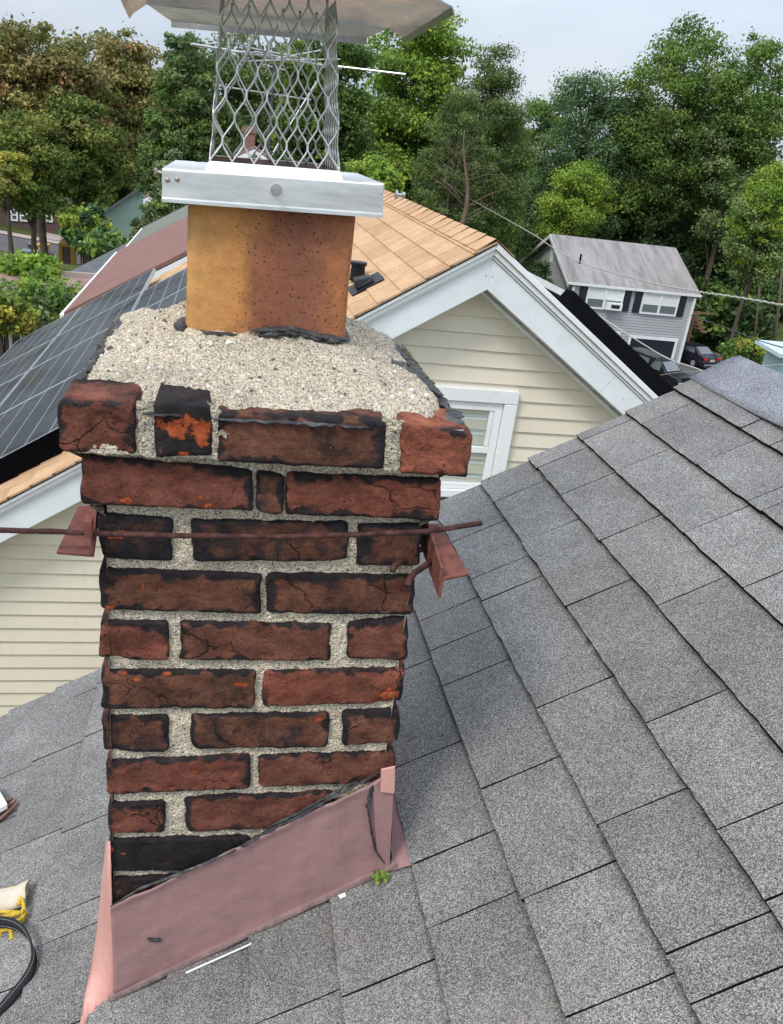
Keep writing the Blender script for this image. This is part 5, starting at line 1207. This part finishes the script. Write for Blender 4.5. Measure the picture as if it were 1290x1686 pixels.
# pale blue small building far right
bb = empty('blue_cottage', (23, 30, -9), 'pale blue cottage corner with flat eave at the right edge of the lawn', 'house')
a = onY(1252, 572, 30)+(.75, 0, 0); x0 = onY(1264, 600, 30)[0]+.6
mb = MB(); mb.box((x0, 30, -10.5), (x0+6, 31.2, a[2]-.3)); mb.build('wall', M['paleblue'], bb)
mb = MB(); mb.slab([(a[0]-.1, 29.5, a[2]-.25), (a[0]+7, 29.5, a[2]-.25), (a[0]+7, 31.4, a[2]-.1), (a[0]-.1, 31.4, a[2]-.1)], (0, 0, .16)); mb.build('roof', M['paleblue'], bb)
mb = MB(); mb.box((x0+.35, 29.95, -6.2), (x0+.47, 29.998, -5.2)); mb.box((x0+.47, 29.95, -5.32), (x0+1.6, 29.998, -5.2)); mb.box((x0+.47, 29.95, -6.2), (x0+1.6, 29.998, -6.08)); o = mb.build('window', M['white'], bb); mb = MB(); mb.box((x0+.47, 29.97, -6.08), (x0+1.6, 29.997, -5.32)); mb.build('pane', M['glassp'], o)

# ================================================================== CABLES
def cable(name, pts, r, mat, label, beads=False):
    P = [onY(*p) for p in pts]; Q = []
    for k in range(len(P)-1):
        p0, p1, p2, p3 = P[max(k-1, 0)], P[k], P[k+1], P[min(k+2, len(P)-1)]
        for t in np.linspace(0, 1, 24, endpoint=False): Q.append(.5*((2*p1)+(-p0+p2)*t+(2*p0-5*p1+4*p2-p3)*t*t+(-p0+3*p1-3*p2+p3)*t**3))
    Q.append(P[-1]); mb = MB(); mb.tube(Q, r, 8)
    if beads:
        D_ = 0; T_ = []
        for k in range(len(Q)-1):
            for t in np.linspace(0, 1, 8, endpoint=False):
                q = Q[k]*(1-t)+Q[k+1]*t; ph = D_/.16*2*math.pi; D_ += np.linalg.norm(Q[k+1]-Q[k])/8; T_.append(q+np.array([0, math.cos(ph), math.sin(ph)])*r*1.5)
        mb.tube(T_, r*.8, 6)
    return tag(mb.build(name, mat, smooth=True), label, 'cable', 'service cables crossing to the grey house')
cable('service_cable', [(770, 325, 48), (860, 375, 24), (912, 408, 20), (960, 433, 17), (1000, 446, 15), (1075, 466, 12), (1150, 480, 10), (1220, 490, 9), (1300, 504, 8), (1400, 522, 7)], .0075, M['cable'], 'thick twisted white service cable crossing the grey house roof', True)
cable('service_cable', [(880, 455, 30), (965, 506, 30), (1032, 549, 28), (1100, 590, 27), (1158, 611, 26), (1230, 650, 25)], .022, M['cable'], 'thin cable sagging in front of the grey house garage')
cable('service_cable', [(1138, 519, 40), (1200, 541, 30), (1240, 557, 25), (1300, 575, 20), (1400, 600, 16)], .018, M['cable_dark'], 'dark cable running right from the grey house corner towards the cottage')
cable('service_cable', [(1085, 618, 40), (1120, 613, 36), (1160, 611, 30), (1290, 600, 25)], .02, M['cable'], 'pale cable low in front of the parked dark sedan')

# ================================================================== TREES
def quads(C_, size, tilt=1., rngx=rng, nbias=None):
    n = len(C_); a = rngx.normal(size=(n, 3)); 
    if nbias is not None: a = a*.8+nbias
    a /= np.linalg.norm(a, axis=1)[:, None]; b = rngx.normal(size=(n, 3)); u = np.cross(a, b); u /= np.linalg.norm(u, axis=1)[:, None]; v = np.cross(a, u)
    s = (size*rngx.uniform(.55, 1.35, n))[:, None]; u = u*s; v = v*s*.62
    return np.stack([C_-u, C_-v*.9+u*.1, C_+u, C_+v], 1)
def leaf_mesh(name, C_, size, cols, parent, nbias=None):
    cols = np.minimum(cols*2.1, .8)
    Q = quads(C_, size, nbias=nbias); n = len(Q); me = bpy.data.meshes.new(name)
    me.vertices.add(4*n); me.vertices.foreach_set('co', Q.reshape(-1).astype(np.float32)); me.loops.add(4*n); me.loops.foreach_set('vertex_index', np.arange(4*n, dtype=np.int32))
    me.polygons.add(n); me.polygons.foreach_set('loop_start', np.arange(0, 4*n, 4, dtype=np.int32)); me.update(); me.validate()
    ca = me.color_attributes.new('Col', 'FLOAT_COLOR', 'POINT'); cc = np.repeat(np.concatenate([cols, np.ones((n, 1))], 1), 4, 0); ca.data.foreach_set('color', cc.astype(np.float32).ravel())
    me.materials.append(M['leaf']); o = bpy.data.objects.new(name, me); COL.objects.link(o)
    if parent: o.parent = parent; o.matrix_parent_inverse = Matrix.Translation(parent.location).inverted()
    return o
PAL = dict(
 green=[(.050, .088, .018), (.070, .110, .022), (.035, .066, .018), (.095, .135, .028)],
 bright=[(.085, .145, .020), (.125, .180, .025), (.055, .100, .018), (.16, .19, .03)],
 dark=[(.022, .040, .014), (.034, .056, .018), (.016, .030, .012)],
 blue=[(.044, .080, .034), (.062, .105, .042), (.032, .058, .026), (.080, .125, .045)],
 olive=[(.048, .074, .022), (.068, .096, .030), (.034, .054, .018), (.088, .112, .036)],
 autumn=[(.22, .115, .06), (.17, .15, .05), (.085, .095, .028), (.12, .10, .04), (.070, .092, .025), (.15, .12, .045), (.08, .09, .03)],
 autumn2=[(.07, .105, .022), (.06, .09, .020), (.11, .115, .025), (.10, .085, .03), (.05, .078, .018)],
 yellow=[(.17, .17, .03), (.12, .15, .025), (.22, .19, .04), (.07, .10, .02)],
 grey=[(.075, .10, .05), (.10, .13, .065), (.05, .072, .035), (.13, .15, .07)])
def tree(label, px, ptop, hw, Y, pal, pbot=420, n=16000, size=.22, shape='round', pal2=None, name='broadleaf_tree', nclump=90, bare=0., density=.16, group='trees behind the houses', trunk_vis=True, depth=None, lean=0.):
    n = int(n*2.2); size = size*.56; nclump = int(nclump*1.6); density *= .8
    top = onY(px, ptop, Y); left, right = onY(px-hw, ptop, Y), onY(px+hw, ptop, Y); rx = np.linalg.norm(right-left)/2; bot = onY(px, pbot, Y)
    g = gz(top[0], Y); cx = top[0]; zt_, zb = top[2], bot[2]; H_ = zt_-zb; root = empty(name, (cx, Y, g), label, 'tree', group); ry = depth or rx*.8
    # clumps
    cl_ = []; cz = (zt_+zb)/2
    while len(cl_) < nclump:
        a = rng.uniform(-1, 1, 3)
        if shape == 'round':
            if np.linalg.norm(a*np.array([1, 1, .96])) > 1: continue
            w__ = 1.
        elif shape == 'cone':
            t = (a[2]+1)/2; 
            if math.hypot(a[0], a[1]) > (1-t)**.75+.05: continue
        else:
            t = (a[2]+1)/2
            if math.hypot(a[0], a[1]) > min(1, 1.5*(1-t)**.5): continue
        if bare and rng.random() < bare and abs(a[0]) < .4 and a[2] < .2: continue
        cl_.append((cx+a[0]*rx*.9+lean*a[2], Y+a[1]*ry*.9, cz+a[2]*H_*.46))
    cl_ = np.array(cl_); rad = rx*density*rng.uniform(.6, 1.6, nclump)*1.25; rad = np.minimum(rad, H_*.2)
    idx_ = rng.choice(nclump, n, p=(rad**2)/(rad**2).sum()); d = rng.normal(size=(n, 3)); d /= np.linalg.norm(d, axis=1)[:, None]; rr_ = rng.uniform(.25, 1, n)**.45
    sq = np.array([1.15, 1.15, .62]) if shape != 'cone' else np.array([1.3, 1.3, .38])
    P = cl_[idx_]+(d*rr_[:, None]+rng.normal(size=(n, 3))*.28)*rad[idx_][:, None]*sq
    if shape == 'cone': P[:, 2] -= .25*np.hypot(d[:, 0], d[:, 1])*rad[idx_]
    # loose twigs breaking the outline
    k = n//7; P[:k] += rng.normal(size=(k, 3))*rx*.06
    pa = np.array(PAL[pal]); pb = np.array(PAL[pal2 or pal]); ccl = pa[rng.integers(0, len(pa), nclump)]
    tt = (cl_[:, 2]-zb)/H_; sel = rng.random(nclump) > tt*1.25; ccl[sel] = pb[rng.integers(0, len(pb), sel.sum())]
    col = ccl[idx_]*.62+.38*pa[rng.integers(0, len(pa), n)]; col = col*rng.uniform(.76, 1.28, (n, 1))
    nb = d*1.1+np.array([0, 0, .5])
    leaf_mesh('crown', P, size, col, root, nb)
    mb = MB(); r0 = max(.14, rx*.055); tp = []
    for k in range(9): t = k/8; tp.append((cx+noise.noise(Vector((t*2.2, px, 0)))*rx*.25*t+lean*(t-.5), Y+noise.noise(Vector((t*2, px, 5)))*rx*.15*t, g-.2+(zt_-H_*.12-g)*t))
    mb.tube(tp, [r0*(1.25-1.1*k/8) for k in range(9)], 8)
    for _ in range(16):
        c = cl_[rng.integers(nclump)]; t = max(.25, min(.85, (c[2]-rx*.55-g)/(zt_-g))); i = int(t*8); b0 = np.array(tp[i])*(1-(t*8-i))+np.array(tp[min(8, i+1)])*(t*8-i); mid = (b0+c)/2+np.array([0, 0, .1*rx]); mb.tube([b0, mid, c], [r0*.42, r0*.26, r0*.1], 5)
    mb.build('trunk', M['bark'], root, smooth=True)
    return root
S_ = 1.
tree('tall autumn tree with orange-red leaves at the left edge', 55, 20, 130, 42, 'autumn', 330, 26000, .17, pal2='autumn2', nclump=150, density=.13)
tree('autumn tree with rusty crown top left of the chimney cap', 195, 38, 95, 46, 'autumn', 330, 20000, .17, pal2='autumn2', nclump=120, density=.15)
tree('low yellow and green tree in front of the tall autumn tree', 45, 185, 85, 38, 'autumn2', 352, 9000, .14, pal2='green', nclump=60, density=.20)
tree('low olive and rust tree below the rusty crowned tree', 135, 160, 72, 40, 'autumn2', 338, 11000, .15, pal2='green', nclump=70, density=.2)
tree('dark green broadleaf tree over the brick house', 195, 205, 75, 54, 'green', 345, 11000, .18, pal2='dark', nclump=70)
tree('small yellow leaved tree hiding the left edge of the brick house', 8, 245, 48, 36, 'yellow', 335, 5000, .13, nclump=40, pal2='autumn')
tree('drooping olive green spruce left of the mesh screen', 315, 25, 88, 35, 'olive', 400, 24000, .13, 'cone2', pal2='green', name='spruce_tree', nclump=170, density=.13)
tree('grey-green tree rising beside the left end of the cap', 282, 240, 34, 27, 'grey', 400, 9000, .10, pal2='green', nclump=80, density=.2)
tree('bluish broadleaf tree seen between the autumn tree and the hood', 300, 40, 50, 60, 'blue', 300, 9000, .22, nclump=60)
tree('dark tree behind the mesh screen', 430, -10, 120, 55, 'olive', 400, 22000, .22, 'cone2', pal2='dark', nclump=130)
tree('dark green tree right behind the mesh screen', 545, -5, 90, 50, 'green', 380, 18000, .20, pal2='dark', nclump=110)
tree('tall bright green maple right of the hood', 700, -8, 115, 62, 'bright', 420, 30000, .23, pal2='green', nclump=150, density=.15)
tree('tall feathery olive hemlock right of the maple', 828, 58, 92, 50, 'olive', 440, 36000, .12, 'cone2', pal2='green', name='hemlock_tree', nclump=200, density=.13)
tree('broad dark green tree between the hemlock and the locust', 905, 145, 75, 80, 'green', 470, 20000, .24, pal2='dark', nclump=90)
tree('dark green tree low between the locust and the oak', 1075, 190, 80, 82, 'green', 470, 18000, .24, pal2='dark', nclump=90)
tree('thin olive hemlock with a bare red-brown trunk', 765, 130, 70, 46, 'olive', 400, 9000, .12, 'cone2', name='hemlock_tree', nclump=90, bare=.8, density=.13)
tree('bluish green locust tree in the middle of the tree line', 990, 108, 98, 74, 'blue', 460, 28000, .19, pal2='blue', nclump=150, density=.14)
tree('second bluish locust tree left of the tall oak', 1070, 130, 60, 78, 'blue', 430, 14000, .2, pal2='dark', nclump=90)
tree('tall oak with gaps of sky in its crown at upper right', 1150, 22, 105, 72, 'green', 400, 27000, .23, pal2='olive', nclump=130, density=.15)
tree('tall green tree at the upper right edge', 1275, 40, 85, 68, 'green', 420, 20000, .22, pal2='grey', nclump=110, density=.16)
tree('small bright green tree in front of the locust', 958, 262, 66, 69, 'bright', 420, 12000, .18, nclump=60, density=.19)
tree('yellow-green slender tree above the grey house roof', 1165, 285, 42, 76, 'yellow', 500, 8000, .18, pal2='olive', nclump=50)
tree('olive green tree right of the grey house', 1225, 190, 66, 73, 'olive', 560, 24000, .19, pal2='green', nclump=130, density=.16)
tree('pale green tree at the right edge above the cottage', 1290, 260, 58, 52, 'bright', 480, 14000, .17, pal2='grey', nclump=80, density=.18)
tree('bright green shrub tree peeping out right of the cap band', 615, 255, 45, 24, 'bright', 360, 7000, .085, nclump=60, density=.2)
tree('dark pine bough beside the grey house gable', 893, 424, 24, 30, 'dark', 475, 3000, .10, 'cone', nclump=60, name='pine_tree', pal2='dark', density=.2)
tree('dark green tree behind the grey house', 1080, 330, 110, 74, 'dark', 600, 18000, .3, pal2='green', nclump=90)
tree('dark green tree at the back of the lawn', 1230, 380, 90, 70, 'dark', 570, 15000, .28, pal2='green', nclump=80)
tree('dark evergreen behind the cream house ridge', 770, 250, 120, 64, 'dark', 460, 16000, .3, pal2='green', nclump=80)
tree('dark undergrowth tree below the locust', 920, 300, 90, 77, 'dark', 470, 14000, .28, pal2='green', nclump=70)
def bare_tree(label, px, pt, pb, Y):
    t_, b = onY(px+8, pt, Y), onY(px-8, pb, Y); g = gz(b[0], Y); root = empty('hemlock_tree', (b[0], Y, g), label, 'tree', 'trees behind the houses'); mb = MB(); H_ = t_[2]-b[2]; rr = random.Random(4)
    ax = lambda t: b*(1-t)+t_*t+np.array([.25*math.sin(t*5), 0, 0])
    mb.tube([(b[0], Y, g)]+[ax(k/8) for k in range(9)], [.15, .14, .13, .12, .10, .085, .07, .05, .035, .02], 7)
    for k in range(22):
        t = rr.uniform(.05, .95); p = ax(t); a = rr.choice([rr.uniform(-.5, .5), math.pi+rr.uniform(-.5, .5)]); L_ = (1.15-t)*H_*rr.uniform(.25, .7); up = rr.uniform(.3, 1.1)
        d = np.array([math.cos(a), math.sin(a)*.6, up]); q = [p, p+d*L_*.5, p+d*L_+np.array([0, 0, -.12*L_])]
        mb.tube(q, [.034*(1.2-t), .024*(1.2-t), .008], 5)
        for _ in range(4): u = rr.uniform(.3, .95); o_ = p+d*L_*u; e = np.array([rr.uniform(-.5, .5), rr.uniform(-.3, .3), rr.uniform(-.1, .6)])*L_*.4; mb.tube([o_, o_+e], [.016, .006], 4)
    mb.build('trunk', m_plain('reddish_bark', (.17, .115, .09), .95, 0, .3, 3.), root, smooth=True)
bare_tree('leafless hemlock with red-brown trunk and bare branches left of the feathery hemlock', 765, 215, 380, 43)
def shrub(label, px, py, hw, hh, Y, pal, n, size, nclump=40, pal2=None):
    c = onY(px, py, Y); r = hw/F_PX*(Y+1); h = hh/F_PX*(Y+1); g = gz(c[0], Y); root = empty('shrub', (c[0], Y, g), label, 'shrub', 'shrubs and vines at left and right')
    cl_ = rng.normal(size=(nclump, 3)); cl_ /= np.linalg.norm(cl_, axis=1)[:, None]; cl_ *= rng.uniform(.3, 1, (nclump, 1)); cl_ = c+cl_*np.array([r, r*.8, h])
    idx_ = rng.integers(0, nclump, n); P = cl_[idx_]+rng.normal(size=(n, 3))*r*.12; pa = np.array(PAL[pal]); pb = np.array(PAL[pal2 or pal]); cc = np.concatenate([pa, pb])[rng.integers(0, len(pa)+len(pb), nclump)]
    leaf_mesh('foliage', P, size, cc[idx_]*rng.uniform(.7, 1.35, (n, 1)), root, np.tile([0, -.2, .7], (n, 1)))
    mb = MB()
    for _ in range(7): q = cl_[rng.integers(nclump)]; mb.tube([(c[0]+random.uniform(-.2, .2)*r, Y, g), (c+q)/2-np.array([0, 0, h*.4]), q], [.05, .035, .012], 5)
    mb.build('stem', M['bark'], root)
shrub('large green vine bush over the pinkish garage roof', 75, 510, 75, 52, 14.5, 'bright', 11000, .05, 90, 'grey')
shrub('yellow-green drooping bush at the left edge above the white shed', 6, 520, 44, 34, 11.0, 'yellow', 7000, .04, 60)
shrub('dark bush below the vine by the white shed', 60, 575, 60, 50, 15.5, 'dark', 6000, .08, 40)
shrub('fern-like green shrub in front of the brick house', 142, 372, 34, 36, 36, 'bright', 6000, .11, 60, 'blue')
shrub('bluish green bush below the mint gable', 178, 405, 36, 17, 33, 'blue', 5000, .10, 50, 'green')
shrub('small leafy tree in front of the mint gable wall', 238, 385, 20, 38, 26, 'grey', 3500, .09, 45)
shrub('green creeper along the garage parapet', 55, 444, 50, 15, 21, 'bright', 2600, .085, 40)
shrub('low bush beside the lawn left of the cottage', 1225, 580, 42, 24, 44, 'green', 4500, .14, 50, 'yellow')
shrub('dark hedge behind the lawn', 1200, 520, 80, 38, 66, 'dark', 7000, .3, 60, 'green')
shrub('green bush right of the cap band behind the ridge', 640, 300, 25, 25, 22, 'bright', 2500, .08, 30)
# slender bare trunks at the right
for k, (px, Y) in enumerate(((1228, 66), (1251, 62), (1268, 67), (1285, 61))):
    b = onY(px-4, 575, Y); t_ = onY(px+random.uniform(-6, 8), 440, Y); mb = MB(); mb.tube([np.array([b[0], Y, gz(b[0], Y)-.2]), (b+t_)/2+(.1, 0, 0), t_+(0, 0, 2)], [.13, .11, .07], 7)
    root = empty('bare_tree', (b[0], Y, gz(b[0], Y)), 'slender bare trunk above the cottage, %s from the left' % ('first', 'second', 'third', 'fourth')[k], 'tree', 'bare trunks above the cottage'); mb.build('trunk', m_plain('pale_bark', (.13, .105, .085), .9), root, smooth=True)
# the far wood behind everything
n = 60000; X_ = rng.uniform(-75, 95, n); Yw = rng.uniform(84, 92, n); hz_ = 8.5+1.5*np.sin(X_*.11)+2*np.sin(X_*.31+1); zz_ = -12+(rng.random(n)**.8)*(hz_+10)*(.85+.15*np.sin(X_*1.3))
cnt = np.stack([X_, Yw, zz_-2.5], 1); pa = np.array(PAL['dark']+PAL['green']); cell = (np.floor(X_/1.8)*7+np.floor(zz_/1.3)*13).astype(int) % len(pa)
o = leaf_mesh('far_wood', cnt, .55, pa[cell]*rng.uniform(.6, 1.2, (n, 1)), None); tag(o, kind='stuff'); o['label'] = 'dense far wood closing the view behind the trees'; o['category'] = 'wood'
